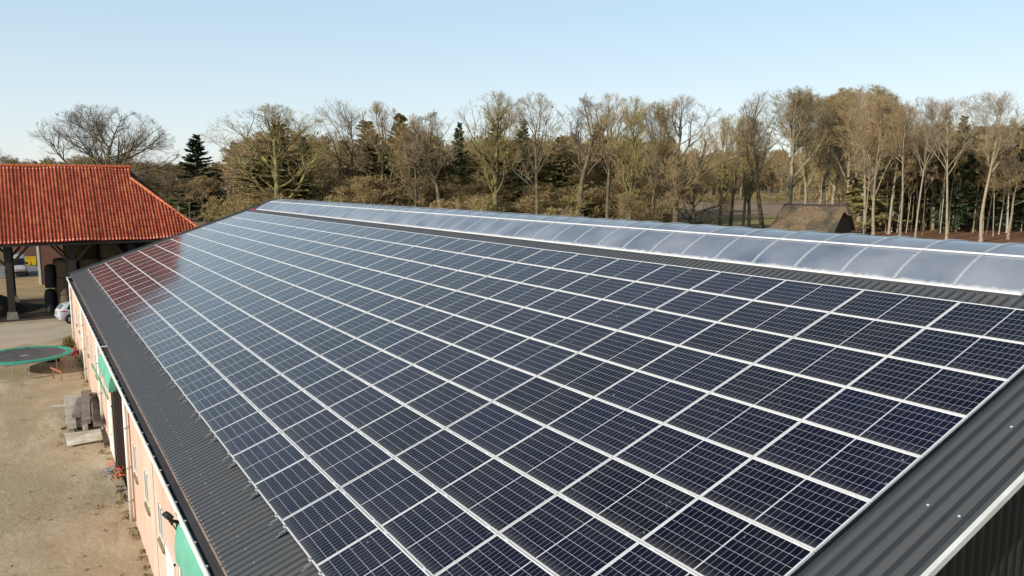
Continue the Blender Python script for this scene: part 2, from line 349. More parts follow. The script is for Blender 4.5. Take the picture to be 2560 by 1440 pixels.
class MB:
    """collects shapes; build() links them as one mesh object"""
    def __init__(s): s.V = []; s.F = []; s.M = []
    def add(s, vs, fs, mi=0):
        n = len(s.V); s.V += [tuple(map(float, v)) for v in vs]; s.F += [tuple(i + n for i in f) for f in fs]; s.M += [mi] * len(fs); return s
    def box(s, x0, x1, y0, y1, z0, z1, mi=0, M=None):
        vs = [Vector(p) for p in ((x0, y0, z0), (x1, y0, z0), (x1, y1, z0), (x0, y1, z0), (x0, y0, z1), (x1, y0, z1), (x1, y1, z1), (x0, y1, z1))]
        if M is not None: vs = [M @ v for v in vs]
        return s.add(vs, [(0, 3, 2, 1), (4, 5, 6, 7), (0, 1, 5, 4), (1, 2, 6, 5), (2, 3, 7, 6), (3, 0, 4, 7)], mi)
    def bar(s, a, b, w, h=None, mi=0, up=(0, 0, 1)):
        a, b = Vector(a), Vector(b); h = h or w; d = (b - a).normalized(); u = Vector(up)
        if abs(d.dot(u)) > .98: u = Vector((1, 0, 0))
        sd_ = d.cross(u).normalized(); u = sd_.cross(d).normalized()
        vs = []
        for p in (a, b):
            for i, j in ((-1, -1), (1, -1), (1, 1), (-1, 1)): vs.append(p + sd_ * i * w / 2 + u * j * h / 2)
        return s.add(vs, [(3, 2, 1, 0), (4, 5, 6, 7), (0, 1, 5, 4), (1, 2, 6, 5), (2, 3, 7, 6), (3, 0, 4, 7)], mi)
    def tube(s, pts, r, n=8, mi=0, cap=True):
        pts = [Vector(p) for p in pts]; rr = r if isinstance(r, (list, tuple)) else [r] * len(pts)
        rings = []; ref = None
        for k, p in enumerate(pts):
            d = (pts[min(k + 1, len(pts) - 1)] - pts[max(k - 1, 0)]).normalized()
            if ref is None: ref = Vector((0, 0, 1)) if abs(d.z) < .9 else Vector((1, 0, 0))
            a = d.cross(ref).normalized(); b = d.cross(a).normalized(); ref = -(b.cross(d).cross(d)).normalized() if False else ref
            rings.append([p + (a * math.cos(t) + b * math.sin(t)) * rr[k] for t in (2 * math.pi * i / n for i in range(n))])
        vs = [v for g in rings for v in g]; fs = []
        for k in range(len(pts) - 1):
            for i in range(n): fs.append((k * n + i, k * n + (i + 1) % n, (k + 1) * n + (i + 1) % n, (k + 1) * n + i))
        if cap: fs += [tuple(range(n))[::-1], tuple((len(pts) - 1) * n + i for i in range(n))]
        return s.add(vs, fs, mi)
    def build(s, name, mats, parent=None, loc=None, smooth=False, bevel=0):
        me = bpy.data.meshes.new(name); me.from_pydata(s.V, [], s.F)
        for mm in (mats if isinstance(mats, (list, tuple)) else [mats]): me.materials.append(MATS[mm])
        me.polygons.foreach_set('material_index', s.M)
        if smooth: me.polygons.foreach_set('use_smooth', [True] * len(me.polygons))
        bm = bmesh.new(); bm.from_mesh(me); bmesh.ops.recalc_face_normals(bm, faces=bm.faces)
        if bevel: bmesh.ops.bevel(bm, geom=list(bm.edges), offset=bevel, segments=1, affect='EDGES')
        bm.to_mesh(me); bm.free()
        o = bpy.data.objects.new(name, me); col.objects.link(o)
        if parent: o.parent = parent
        if loc is not None: o.location = loc
        return o
def copy_tree(o, parent=None):
    c = o.copy(); col.objects.link(c)
    if parent: c.parent = parent
    for ch in list(o.children): copy_tree(ch, c)
    return c
def poly_sheet(name, pts, z, mt, kind='structure', n=1):
    me = bpy.data.meshes.new(name); me.from_pydata([(p[0], p[1], z) for p in pts], [], [tuple(range(len(pts)))]); me.materials.append(MATS[mt])
    bm = bmesh.new(); bm.from_mesh(me)
    for f in bm.faces:
        if f.normal.z < 0: f.normal_flip()
    bm.to_mesh(me); bm.free()
    o = bpy.data.objects.new(name, me); col.objects.link(o); o['kind'] = kind; return o

# ------------------------------------------------------------------ ground
poly_sheet('ground', [(-2500, -3500), (5000, -3500), (5000, 3000), (-2500, 3000)], GZ - .03, 'g_land')
poly_sheet('yard', [(-30, 11.0), (60.2, 11.0), (60.2, 60), (-30, 60)], GZ, 'g_yard')
lane = [gp(-250, 838), gp(0, 812), gp(150, 805), gp(200, 802), gp(215, 822), gp(188, 835), gp(130, 850), gp(60, 861), gp(0, 875), gp(-250, 935)]
poly_sheet('concrete_lane', [(p[0], p[1]) for p in lane], GZ + .004, 'g_lane')
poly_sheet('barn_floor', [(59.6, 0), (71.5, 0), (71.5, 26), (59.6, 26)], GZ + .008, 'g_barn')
poly_sheet('dirt_track', [(71.5, 2), (90, 2), (90, 40), (71.5, 40)], GZ - .010, 'g_dirt')
poly_sheet('road', [(90.01, -4), (103, -4), (107, 40), (92, 40)], GZ - .014, 'g_road')
P2 = lambda l: [tuple(gp(x, y)[:2]) for x, y in l]
poly_sheet('meadow', P2([(1500, 640), (2000, 640), (1990, 541), (1500, 541)]), GZ - .022, 'g_meadow')
poly_sheet('ploughed_field', P2([(1560, 540.8), (2140, 540.8), (2140, 497), (1560, 497)]), GZ - .022, 'g_heath')
poly_sheet('forest_floor', P2([(2135, 640), (2900, 640), (2900, 545), (2135, 545)]), GZ - .018, 'g_litter')
poly_sheet('paddock', P2([(440, 575), (660, 575), (640, 541), (445, 541)]), GZ - .018, 'g_heath')

# ------------------------------------------------------------------ solar array
PU, PV = 1.7527, 1.058            # pitch along the roof, down the slope
pw, ph = 1.742, 1.040
def make_panel():
    root = empty('solar_panel')
    t = .032
    f = MB()
    a, b = pw / 2, ph / 2
    w = .017
    f.box(-a, a, -b, -b + w, -t, 0); f.box(-a, a, b - w, b, -t, 0)
    f.box(-a, -a + w, -b + w, b - w, -t, 0); f.box(a - w, a, -b + w, b - w, -t, 0)
    for x in (-a * .74, a * .74):                       # mid clamps in the joint to the next row
        f.box(x - .035, x + .035, b - .012, b + .03, -.01, .006)
    fo = f.build('frame', 'alu', root)
    l = MB().box(-a + w - .001, a - w + .001, -b + w - .001, b - w + .001, -.012, -.005).build('laminate', 'laminate', root)
    return root
def make_bracket():
    b = MB()
    b.box(-.018, .018, -.06, .13, -.095, -.055).box(-.03, .03, -.02, .02, -.05, .008).box(-.012, .012, .12, .19, -.098, -.09)
    return b
proto = make_panel(); bracket_me = None
ordi = ['first', 'second', 'third', 'fourth', 'fifth', 'sixth', 'seventh', 'eighth', 'ninth', 'tenth', 'eleventh', 'twelfth', 'thirteenth', 'fourteenth', 'fifteenth',
        'sixteenth', 'seventeenth', 'eighteenth', 'nineteenth', 'twentieth', 'twenty-first', 'twenty-second', 'twenty-third', 'twenty-fourth', 'twenty-fifth',
        'twenty-sixth', 'twenty-seventh', 'twenty-eighth', 'twenty-ninth']
rng = random.Random(4)
tilt0 = Matrix.Rotation(-TH, 4, 'X')
first = True
for j in range(10):
    for i in range(29):
        if first: o = proto
        else: o = copy_tree(proto)
        # small gaps every fourth panel (the expansion joints of the rails)
        xs = (i + .5) * PU + (.008 if i % 4 == 0 else -.008 if i % 4 == 3 else 0)
        v = (j + .5) * PV
        o.location = (xs, v * CT, -v * ST)
        o.rotation_euler = (tilt0 @ Matrix.Rotation(R(rng.gauss(0, .16)), 4, 'X') @ Matrix.Rotation(R(rng.gauss(0, .13)), 4, 'Y')).to_euler()
        row = 'top row under the skylight' if j == 0 else 'bottom row along the eaves' if j == 9 else ordi[j] + ' row below the skylight'
        place = 'the near end' if i == 0 else 'the far end' if i == 28 else ordi[i] + ' from the near gable'
        tag(o, 'dark solar panel in silver frame, %s, %s' % (row, place), 'solar panel', 'solar panels in ten rows on the roof')
        first = False
bottom = [o for o in col.objects if o.parent is None and o.get('category') == 'solar panel'][-29:]
for o in bottom:
    for sx_ in (-.74, .74):
        if bracket_me is None:
            bo = make_bracket().build('bracket', 'galv', o); bracket_me = bo.data
        else:
            bo = link_mesh('bracket', bracket_me, parent=o)
        bo.location = (sx_ * pw / 2, ph / 2, 0)

# ------------------------------------------------------------------ long stable building
NX, FX = -1.0, 52.4               # near and far end of the roof
SKN, SKF = 1.13, 50.62            # skylight
stable = empty('stable', (20, 11.06, GZ))
tag(stable, 'long stable with a dark corrugated roof, a vaulted skylight and pink rendered walls', 'building')
SI = Matrix.Translation((-20, -11.06, -GZ))
def sparent(o):
    o.parent = stable; o.matrix_parent_inverse = SI; return o
RO = .115                          # sheet crest below the plane of the panels
RY = -2.6
def corrugated(x0, x1, v0, v1, flip=False):
    """trapezoidal sheet; returns verts, quads; v is distance down the slope"""
    p = .1765; prof = [(0, 0), (.114, 0), (.126, -.036), (.1645, -.036)]
    xs, zs = [], []
    k = 0
    while True:
        for dx, dz in prof:
            x = x0 + k * p + dx
            if x > x1: break
            xs.append(x); zs.append(dz)
        else:
            k += 1; continue
        break
    xs.append(x1); zs.append(0)
    nv = max(2, int((v1 - v0) / 2.0)); V = []; Q = []
    for a in range(nv + 1):
        v = v0 + (v1 - v0) * a / nv
        for x, dz in zip(xs, zs):
            y = v * CT + (dz - RO) * ST; z = -v * ST + (dz - RO) * CT
            if flip: y = 2 * RY - y
            V.append((x, y, z))
    n = len(xs)
    for a in range(nv):
        for i in range(n - 1): Q.append((a * n + i, a * n + i + 1, (a + 1) * n + i + 1, (a + 1) * n + i))
    if flip: Q = [q[::-1] for q in Q]
    return V, Q
vr = -2.6 / CT                     # slope distance of the ridge line
ve = 10.98 / CT
v_sky = -.655 / CT
for flip in (False, True):
    VV, QQ = [], []
    for (x0, x1, v0) in ((NX, SKN, vr), (SKN, SKF, v_sky), (SKF, FX, vr)):
        V, Q = corrugated(x0, x1, v0, ve, flip); n = len(VV); VV += V; QQ += [tuple(i + n for i in q) for q in Q]
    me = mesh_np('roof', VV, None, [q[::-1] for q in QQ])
    ro = sparent(link_mesh('roof', me, ['roof_sheet', 'roof_shade_grey']))
    # darker tone paints the shade of the troughs and flanks between the crests
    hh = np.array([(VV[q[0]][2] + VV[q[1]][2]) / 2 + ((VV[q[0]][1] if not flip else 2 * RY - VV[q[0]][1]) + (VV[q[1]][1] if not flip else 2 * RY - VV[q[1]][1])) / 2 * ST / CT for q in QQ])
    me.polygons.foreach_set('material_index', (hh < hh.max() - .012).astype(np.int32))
    if not flip:
        # screws on the crests as a sub-part
        sb = MB(); rs = random.Random(9)
        for vrow in (ve - .03,):
            k = 0
            while NX + .0375 + k * .1765 < FX:
                x = NX + .0375 + k * .1765
                if (vrow > ve - .1) or k % 3 == 0:
                    c = Vector((x, vrow * CT - RO * ST, -vrow * ST - RO * CT))
                    sb.box(-.007, .007, -.007, .007, 0, .006, M=Matrix.Translation(c) @ tilt0)
                k += 1
        for k in range(0, 302, 3):
            c = Vector((NX + .0375 + k * .1765, (ve - .40) * CT - RO * ST, -(ve - .40) * ST - RO * CT)); sb.box(-.008, .008, -.008, .008, 0, .006, M=Matrix.Translation(c) @ tilt0)
        for vrow in (1.1, 3.0, 4.9, 6.8, 8.7):
            for k in (1, 3):
                c = Vector((NX + .0375 + k * .1765, vrow * CT - RO * ST, -vrow * ST - RO * CT)); sb.box(-.012, .012, -.012, .012, 0, .008, M=Matrix.Translation(c) @ tilt0)
        so = sb.build('screws', 'alu'); so.parent = ro; so['label'] = 'row of small roofing screws on the sheet crests'
# under-roof deck so nothing shows through, with the eaves board
dk = MB()
for s_ in (1, -1):
    yy = lambda y: y if s_ == 1 else 2 * RY - y
    for (x0, x1, y0) in ((NX + .05, SKN, RY), (SKN, SKF, -.62), (SKF, FX - .05, RY)):
        a, b = (y0, -y0 * ST / CT - .20), (10.86, -10.86 * ST / CT - .20)
        dk.add([(x0, yy(a[0]), a[1]), (x1, yy(a[0]), a[1]), (x1, yy(b[0]), b[1]), (x0, yy(b[0]), b[1])], [(0, 1, 2, 3)])
sparent(dk.build('roof_deck', 'gutter_dark'))
# eaves gutter
ZE = -10.98 * ST / CT - RO / CT    # height of the sheet at the eaves
g = MB()
g.box(NX, FX - .6, 10.86, 10.885, ZE - .25, ZE - .04)           # back board
g.box(NX, FX - .6, 10.885, 11.145, ZE - .22, ZE - .20)          # gutter floor
g.box(NX, FX - .6, 11.145, 11.155, ZE - .22, ZE - .05)
sparent(g.build('gutter', 'gutter_dark'))
g = MB(); g.box(NX, FX - .6, 11.156, 11.176, ZE - .20, ZE - .030)
for k in range(54): g.box(NX + .4 + k * .96, NX + .43 + k * .96, 11.12, 11.182, ZE - .05, ZE - .022)
sparent(g.build('gutter_lip', 'white_metal'))
for x in (26.2, 51.0): sparent(MB().box(x, x + .16, 10.9, 11.19, ZE - .03, ZE - .010).build('gutter_joint', 'alu'))
# verge trims on both gables
def verge(x, w, d):
    b = MB()
    for s_ in (1, -1):
        yy = lambda y: y if s_ == 1 else 2 * RY - y
        a = Vector((x, yy(RY), -RY * ST / CT - .06)); c = Vector((x, yy(11.02), -11.02 * ST / CT - .06))
        b.bar(a, c, w, d)
    return b
sparent(verge(NX - .035, .055, .075).build('verge_trim', 'white_metal'))
sparent(verge(FX + .03, .05, .10).build('verge_trim', 'roof_sheet'))
# near gable cladding (vertical dark sheeting) and far gable, end walls
def gable(x, dx):
    V, Q = [], []; y = -16.0; ys = []; k = 0
    y0, y1 = 2 * RY - 10.9, 10.9
    yv = y0
    while yv < y1:
        for dy, o in ((0, 0), (.11, 0), (.13, dx), (.18, dx)):
            ys.append((min(yv + dy, y1), o))
        yv += .20
    for (yy, o) in ys:
        zt = -abs(yy - RY) * ST / CT - RY * ST / CT - .16
        V += [(x + o, yy, GZ - .05), (x + o, yy, zt)]
    for i in range(len(ys) - 1): Q.append((2 * i, 2 * i + 2, 2 * i + 3, 2 * i + 1))
    return mesh_np('gable_cladding', V, None, Q)
sparent(link_mesh('gable_wall', gable(NX + .35, .03), 'gable_sheet'))
sparent(link_mesh('gable_wall', gable(49.45, -.03), 'gable_sheet'))
# rear wall
sparent(MB().box(NX + .4, 49.4, 2 * RY - 11.06, 2 * RY - 10.8, GZ - .05, ZE - .1).build('wall', 'wall_render'))
# yard wall with its openings
WX0, WX1 = NX + .4, 49.5
WT = ZE - .12
wins = [(12.68, 13.38), (15.0, 15.72), (17.36, 18.06), (30.6, 31.3), (33.0, 33.7), (35.4, 36.1), (39.9, 40.6), (42.3, 43.0), (44.7, 45.4)]
opens = [(a, b, -5.98, -5.12) for a, b in wins] + [(11.15, 12.22, GZ - .05, -5.74), (6.2, 10.35, GZ - .05, -4.55), (20.5, 23.78, GZ - .05, -4.45), (24.45, 25.95, GZ - .05, -5.74)]
opens.sort()
w = MB(); x = WX0
for (a, b, z0, z1) in opens:
    w.box(x, a, 10.74, 11.06, GZ - .05, WT)
    if z0 > GZ: w.box(a, b, 10.74, 11.06, GZ - .05, z0)
    w.box(a, b, 10.74, 11.06, z1, WT); x = b
w.box(x, WX1, 10.74, 11.06, GZ - .05, WT)
wall = sparent(w.build('wall', 'wall_render'))
s = MB()
for xx in (13.95, 27.2, 37.0): s.box(xx, xx + .022, 11.0605, 11.066, GZ + .02, WT - .02)
so = s.build('movement_joint', 'dark_metal'); so.parent = wall
for k, (a, b) in enumerate(wins):
    f = MB(); z0, z1 = -5.98, -5.12
    for (p, q) in ((a, a + .06), (b - .06, b), ((a + b) / 2 - .03, (a + b) / 2 + .03)): f.box(p, q, 10.98, 11.075, z0, z1)
    f.box(a, b, 10.982, 11.070, z0, z0 + .05).box(a, b, 10.982, 11.070, z1 - .05, z1)
    wo = sparent(f.build('window', 'white_paint'))
    MB().box(a + .01, b - .01, 11.0, 11.006, z0, z1).build('pane', 'car_glass', wo)
    s = MB(); s.add([(a - .04, 11.0, z0 + .01), (b + .04, 11.0, z0 + .01), (b + .04, 11.12, z0 - .13), (a - .04, 11.12, z0 - .13),
                     (a - .04, 11.061, z0 - .20), (b + .04, 11.061, z0 - .20)], [(0, 1, 2, 3), (3, 2, 5, 4), (0, 3, 4), (1, 5, 2)])
    s.build('sill', 'olive_sill', wo)
# white doors
for (a, b, lab) in ((11.15, 12.22, 'white door nearest the camera'), (24.45, 25.95, 'white door beside the brick recess')):
    d = MB().box(a, b, 11.0, 11.085, GZ + .03, -5.76).box(a - .05, a, 11.0, 11.10, GZ, -5.70).box(b, b + .05, 11.0, 11.10, GZ, -5.70).box(a - .05, b + .05, 11.0, 11.10, -5.756, -5.69)
    do = sparent(d.build('door', 'white_paint')); do['label'] = lab
    MB().box(a + .12, a + .15, 11.086, 11.13, GZ + 1.0, GZ + 1.03).box(a + .12, a + .24, 11.12, 11.14, GZ + 1.0, GZ + 1.03).build('handle', 'galv', do)
# recessed openings: brick cheeks and dark doors behind
for (a, b, zt) in ((20.5, 23.78, -4.45), (6.2, 10.35, -4.55)):
    r_ = MB().box(b - .002, b + .20, 9.4, 10.742, GZ, zt + .2).box(a - .20, a + .002, 9.4, 10.742, GZ, zt + .2)
    sparent(r_.build('brick_reveal', 'brick_dark'))
    sparent(MB().box(b - .004, b + .01, 10.742, 11.055, GZ, zt).build('brick_reveal', 'brick_dark'))
    sparent(MB().box(a, b, 9.36, 9.4, GZ, zt + .2).build('stable_door', 'door_green'))
    sparent(MB().box(b + .002, b + .07, 11.061, 11.11, GZ, zt).build('door_post', 'door_green'))
sparent(MB().box(9.55, 9.8, 11.062, 11.12, GZ, -4.7).box(10.1, 10.3, 11.062, 11.12, GZ, -4.7).build('sliding_door', 'white_paint'))
# rounded green tarpaulin hoods over the two openings
def hood(x0, x1, zt, out, drop):
    prof = [(11.09, zt), (11.09 + out * .35, zt - .03), (11.09 + out * .68, zt - .12), (11.09 + out * .93, zt - .32), (11.09 + out, zt - .55), (11.09 + out * .96, zt - drop)]
    V, Fc = [], []; n = len(prof); K = 14
    for k in range(K + 1):
        t = k / K; x = x0 + (x1 - x0) * t; wv = .02 * math.sin(k * 2.3) + .012 * math.sin(k * 5.1)
        for i, (y, z) in enumerate(prof): V.append((x, y + wv * (i / n), z + wv * .6 * (i == n - 1)))
    for k in range(K):
        for i in range(n - 1): Fc.append((k * n + i, (k + 1) * n + i, (k + 1) * n + i + 1, k * n + i + 1))
    b = MB().add(V, Fc)
    for k in (0, K):
        e = [V[k * n + i] for i in range(n)] + [(V[k * n][0], 11.07, zt - drop * .92)]
        b.add(e, [tuple(range(len(e)))])
    return b
sparent(hood(22.0, 26.0, -4.08, .20, .58).build('awning', 'green_tarp', smooth=True))['label'] = 'green tarpaulin hood over the brick recess'
sparent(hood(4.6, 9.4, -4.08, .18, .78).build('awning', 'green_tarp', smooth=True))['label'] = 'green tarpaulin hood at the bottom of the picture'
sparent(MB().tube([(21.6, 11.36, -4.74), (27.3, 11.40, -4.80)], .03).build('awning_roller', 'green_tarp'))
# downpipes with brackets
for x in (49.1, 38.0, 28.4, 18.95, 9.25):
    p = MB().tube([(x, 11.14, ZE - .2), (x, 11.145, -6), (x, 11.145, GZ + .02)], .050, 10)
    po = sparent(p.build('downpipe', 'pipe_white', smooth=True))
    for z in (-5.0, -6.2, -7.2): MB().box(x - .06, x + .06, 11.061, 11.205, z, z + .03).build('pipe_bracket', 'galv', po)
# conduit beside the near pipe
sparent(MB().tube([(18.6, 11.075, ZE - .3), (18.6, 11.075, GZ + .1)], .014, 6).build('conduit', 'red_wood'))
# barrel vaulted skylight on the ridge
RV = (1.92 ** 2 + .675 ** 2) / (2 * .675); VC = -2.6; VZ = .82 - RV
AE = math.asin(1.92 / RV)
def arc(t, dr=0): return (VC + (RV + dr) * math.sin(t), VZ + (RV + dr) * math.cos(t))
def arc_strip(x0, x1, t0, t1, dr, th, n=10):
    V, Fc = [], []
    for k in range(n + 1):
        t = t0 + (t1 - t0) * k / n
        for d in (dr, dr - th):
            y, z = arc(t, d); V += [(x0, y, z), (x1, y, z)]
    for k in range(n):
        a = 4 * k
        Fc += [(a, a + 1, a + 5, a + 4), (a + 2, a + 6, a + 7, a + 3), (a, a + 4, a + 6, a + 2), (a + 1, a + 3, a + 7, a + 5)]
    Fc += [(0, 2, 3, 1), (4 * n, 4 * n + 1, 4 * n + 3, 4 * n + 2)]
    return V, Fc
sky_o = sparent(MB().box(SKN - .02, SKF + .02, -.70, -.655, .02, .135).box(SKN - .02, SKF + .02, -4.545, -4.50, .02, .135).build('skylight', 'roof_sheet'))
sky_o['label'] = 'barrel vaulted polycarbonate skylight along the ridge'
NB = 44; BW = (SKF - SKN) / NB; rp = random.Random(3)
TP = math.asin((-1.64 - VC) / RV)
for k in range(NB):
    x0 = SKN + k * BW
    j0 = rp.uniform(-.004, .004)
    V, Fc = [], []
    for d_ in (0, -.016):
        b0 = len(V)
        for q_ in range(41):
            yy, zz = arc(-AE + 2 * AE * q_ / 40, j0 + d_)
            V += [(x0 + .004, yy, zz), (x0 + BW - .004, yy, zz)]
        for q_ in range(40):
            f_ = (b0 + 2 * q_, b0 + 2 * q_ + 1, b0 + 2 * q_ + 3, b0 + 2 * q_ + 2); Fc.append(f_[::-1] if d_ == 0 else f_)
    me = mesh_np('pane', V, None, Fc, smooth=True); me.materials.append(MATS['polycarbonate'])
    if me.polygons[20].normal.z < 0: me.flip_normals()
    link_mesh('pane', me, parent=sky_o)
for k in range(NB + 1):
    x0 = SKN + k * BW
    if k == 0:
        V, Fc = arc_strip(-.032, .032, -AE, AE, .022, .05, 26)
        rb = MB().add(V, Fc)
        for t in (.42, .15, -.2, .58): y, z = arc(t, .022); rb.box(-.012, .012, y - .012, y + .012, z - .005, z + .012)
        ro = rb.build('rib', 'rib_grey', sky_o, smooth=False); rme = ro.data
    else: ro = link_mesh('rib', rme, parent=sky_o)
    ro.location = (x0, 0, 0)
y, z = arc(TP)
MB().box(SKN, SKF, y - .028, y + .028, z - .0, z + .030).build('purlin', 'alu', sky_o)
y, z = arc(AE)
MB().box(SKN, SKF, y - .01, y + .035, z - .02, z + .018).build('side_rail', 'alu', sky_o)
y, z = arc(-AE)
MB().box(SKN, SKF, y - .035, y + .01, z - .02, z + .018).build('side_rail', 'alu', sky_o)
for xe in (SKN - .012, SKF + .002):
    pts = [arc(-AE + 2 * AE * i / 20, -.01) for i in range(21)]
    MB().add([(xe, p[0], p[1]) for p in pts] + [(xe, VC + 1.92, .10), (xe, VC - 1.92, .10)], [tuple(range(23))]).build('end_panel', 'polycarbonate', sky_o)
sparent(MB().box(50.7, 51.9, -.60, -.57, .07, .14).build('flashing', 'red_flash'))
sparent(MB().box(SKN - .02, SKF, -.654, -.62, .0, .118).build('flashing', 'roof_shade_grey'))
# black twin floodlight under the eaves
fl = MB(); M1 = Matrix.Translation((9.75, 11.33, -4.12)) @ Matrix.Rotation(R(-35), 4, 'X') @ Matrix.Rotation(R(12), 4, 'Z')
fl.box(-.13, .13, -.035, .03, -.06, .06, M=M1)
for k in range(6): fl.box(-.12 + k * .043, -.105 + k * .043, -.07, -.035, -.055, .055, M=M1)
fo = sparent(fl.build('floodlight', 'black_plastic'))
MB().box(-.11, .11, .031, .035, -.05, .05, M=M1).build('lens', 'lamp_glass', fo)
MB().bar((9.75, 11.06, -4.30), (9.75, 11.30, -4.2), .05).bar((9.55, 11.28, -4.2), (9.95, 11.28, -4.2), .04).tube([(9.7, 11.07, -4.4), (9.5, 11.2, -4.35), (9.6, 11.28, -4.2)], .012, 6).build('mount', 'black_plastic', fo)

# ------------------------------------------------------------------ red tiled hay barn
barn = empty('hay_barn', (60, 12, GZ)); BI = Matrix.Translation((-60, -12, -GZ))
tag(barn, 'open timber hay barn with a bright red pantile roof on heavy posts', 'barn')
def bpar(o): o.parent = barn; o.matrix_parent_inverse = BI; return o
BXE, BXR = 60.0, 65.5; BZE, BZR = -2.30, 3.25; BY0, BY1 = .75, 26.0; RYB0, RYB1 = 5.62, 21.0
def tile_roof():
    cw = .236; rows = 23; V = []; Q = []; per = 8
    ncol = int((BY1 - BY0) / cw); n = ncol * per + 1
    rr = random.Random(2); jig = [rr.gauss(0, .006) for _ in range(ncol + 1)]
    for side in (0, 1):
        for r in range(rows):
            for e in (0, 1):
                t = (r + e) / rows + (0.0)
                lift = .062 * (1 - e)
                for i in range(n):
                    y = BY0 + i * cw / per; c = int(i / per); ph_ = (i % per) / per
                    wave = .050 * (math.sin(2 * math.pi * (ph_ + .1)) + .35 * math.sin(4 * math.pi * (ph_ + .1)))
                    # hip limits at this height
                    if t < .833: lo = BY0 + (RYB0 + .07 - BY0) * t / .833; hi = BY1 - (BY1 - RYB1) * t / .833
                    else: lo, hi = RYB0, RYB1
                    yy = min(max(y, lo), hi)
                    s_ = t
                    sag = .05 * math.sin(y * .8) + .03 * math.sin(y * 2.1 + t * 4)
                    dn = wave + lift + jig[min(c, ncol)] + sag
                    ze = BZE + .012 * (14.7 - y) * -1.6 * 0
                    X = BXE + (BXR - BXE) * s_; Z = ze + (BZR - ze) * s_
                    X -= dn * .707; Z += dn * .707
                    if side: X = 2 * BXR - X
                    V.append((X, yy, Z))
    N_ = n
    for side in (0, 1):
        for r in range(rows):
            a = (side * rows + r) * 2 * N_
            for i in range(N_ - 1):
                if V[a + i][1] == V[a + i + 1][1] and V[a + N_ + i][1] == V[a + N_ + i + 1][1]: continue
                q = (a + i, a + i + 1, a + N_ + i + 1, a + N_ + i); Q.append(q[::-1] if side == 0 else q)
                if r < rows - 1:      # butt edge of the course above
                    b2 = a + 2 * N_; q = (a + N_ + i, a + N_ + i + 1, b2 + i + 1, b2 + i); Q.append(q[::-1] if side == 0 else q)
    return mesh_np('tile_roof', V, None, Q)
bpar(link_mesh('roof', tile_roof(), 'pantile'))
# hip ends
hb = MB()
for (ye, yr) in ((BY0, RYB0 + .07), (BY1, RYB1)):
    zh = BZE + (BZR - BZE) * .833; xh = BXE + (BXR - BXE) * .833
    hb.add([(BXE, ye, BZE), (2 * BXR - BXE, ye, BZE), (2 * BXR - xh, yr, zh), (xh, yr, zh)], [(0, 1, 2, 3)])
    hb.add([(xh, yr, zh), (2 * BXR - xh, yr, zh), (BXR, yr, BZR - .02)], [(0, 1, 2)])
bpar(hb.build('hip_end', 'pantile'))
hb = MB()
xh = BXE + (BXR - BXE) * .833; zh = BZE + (BZR - BZE) * .833
for (ye, yr) in ((BY0, RYB0 + .07), (BY1, RYB1)):
    for sx_ in (1, -1):
        A = Vector((BXE if sx_ == 1 else 2 * BXR - BXE, ye, BZE + .06)); Bp = Vector((xh if sx_ == 1 else 2 * BXR - xh, yr, zh + .06))
        n = 19
        for k in range(n):
            p = A.lerp(Bp, k / n); q = A.lerp(Bp, (k + 1.12) / n); hb.tube([p, q], [.13, .105], 8)
bpar(hb.build('hip_tiles', 'hip_tile', smooth=False))
hb = MB(); n = 44
for k in range(n):
    y0_ = RYB0 - .05 + (RYB1 - RYB0) * k / n; y1_ = RYB0 - .05 + (RYB1 - RYB0) * (k + 1.12) / n
    hb.tube([(BXR, y1_, BZR + .04), (BXR, y0_, BZR + .04)], [.12, .14], 8)
bpar(hb.build('ridge_tiles', 'hip_tile'))
# soffit, eaves beam, posts and braces
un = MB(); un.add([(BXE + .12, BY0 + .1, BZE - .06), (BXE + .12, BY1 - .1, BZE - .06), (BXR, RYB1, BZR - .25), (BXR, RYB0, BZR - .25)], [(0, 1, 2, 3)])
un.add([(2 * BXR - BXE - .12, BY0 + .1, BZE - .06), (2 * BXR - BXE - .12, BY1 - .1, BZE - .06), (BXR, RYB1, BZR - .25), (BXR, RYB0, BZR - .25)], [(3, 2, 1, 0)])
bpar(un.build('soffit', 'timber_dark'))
PX = BXE + .9
for xb in (PX, 2 * BXR - PX):
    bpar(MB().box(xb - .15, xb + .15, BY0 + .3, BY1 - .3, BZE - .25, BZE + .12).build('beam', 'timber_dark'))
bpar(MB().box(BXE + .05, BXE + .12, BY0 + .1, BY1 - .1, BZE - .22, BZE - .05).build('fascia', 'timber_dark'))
for xb in (PX, 2 * BXR - PX):
    for yp in (14.42, 10.4, 6.4, 2.4, 18.4, 22.4):
        po = bpar(MB().box(xb - .2, xb + .2, yp - .22, yp + .22, GZ + .5, BZE - .2).build('post', 'timber_dark'))
        MB().add([(xb + a * .36, yp + b * .38, GZ) for a, b in ((-1, -1), (1, -1), (1, 1), (-1, 1))] + [(xb + a * .27, yp + b * .29, GZ + .52) for a, b in ((-1, -1), (1, -1), (1, 1), (-1, 1))],
                 [(0, 3, 2, 1), (4, 5, 6, 7), (0, 1, 5, 4), (1, 2, 6, 5), (2, 3, 7, 6), (3, 0, 4, 7)]).build('plinth', 'concrete', po)
        MB().bar((xb, yp + .15, GZ + 3.9), (xb, yp + 1.35, BZE - .2), .13, .17).bar((xb, yp - .15, GZ + 3.9), (xb, yp - 1.35, BZE - .2), .13, .17).build('brace', 'timber_brace', po)
for yp in (14.42, 10.4, 6.4, 2.4, 18.4, 22.4):
    bpar(MB().box(PX, 2 * BXR - PX, yp - .14, yp + .14, BZE - .15, BZE + .14).build('tie_beam', 'timber_dark'))
# closed boarded end of the barn (behind the bales)
bpar(MB().box(2 * BXR - PX + .05, 2 * BXR - PX + .12, 1.2, 9.6, GZ, BZE).build('boarding', 'tar_board'))

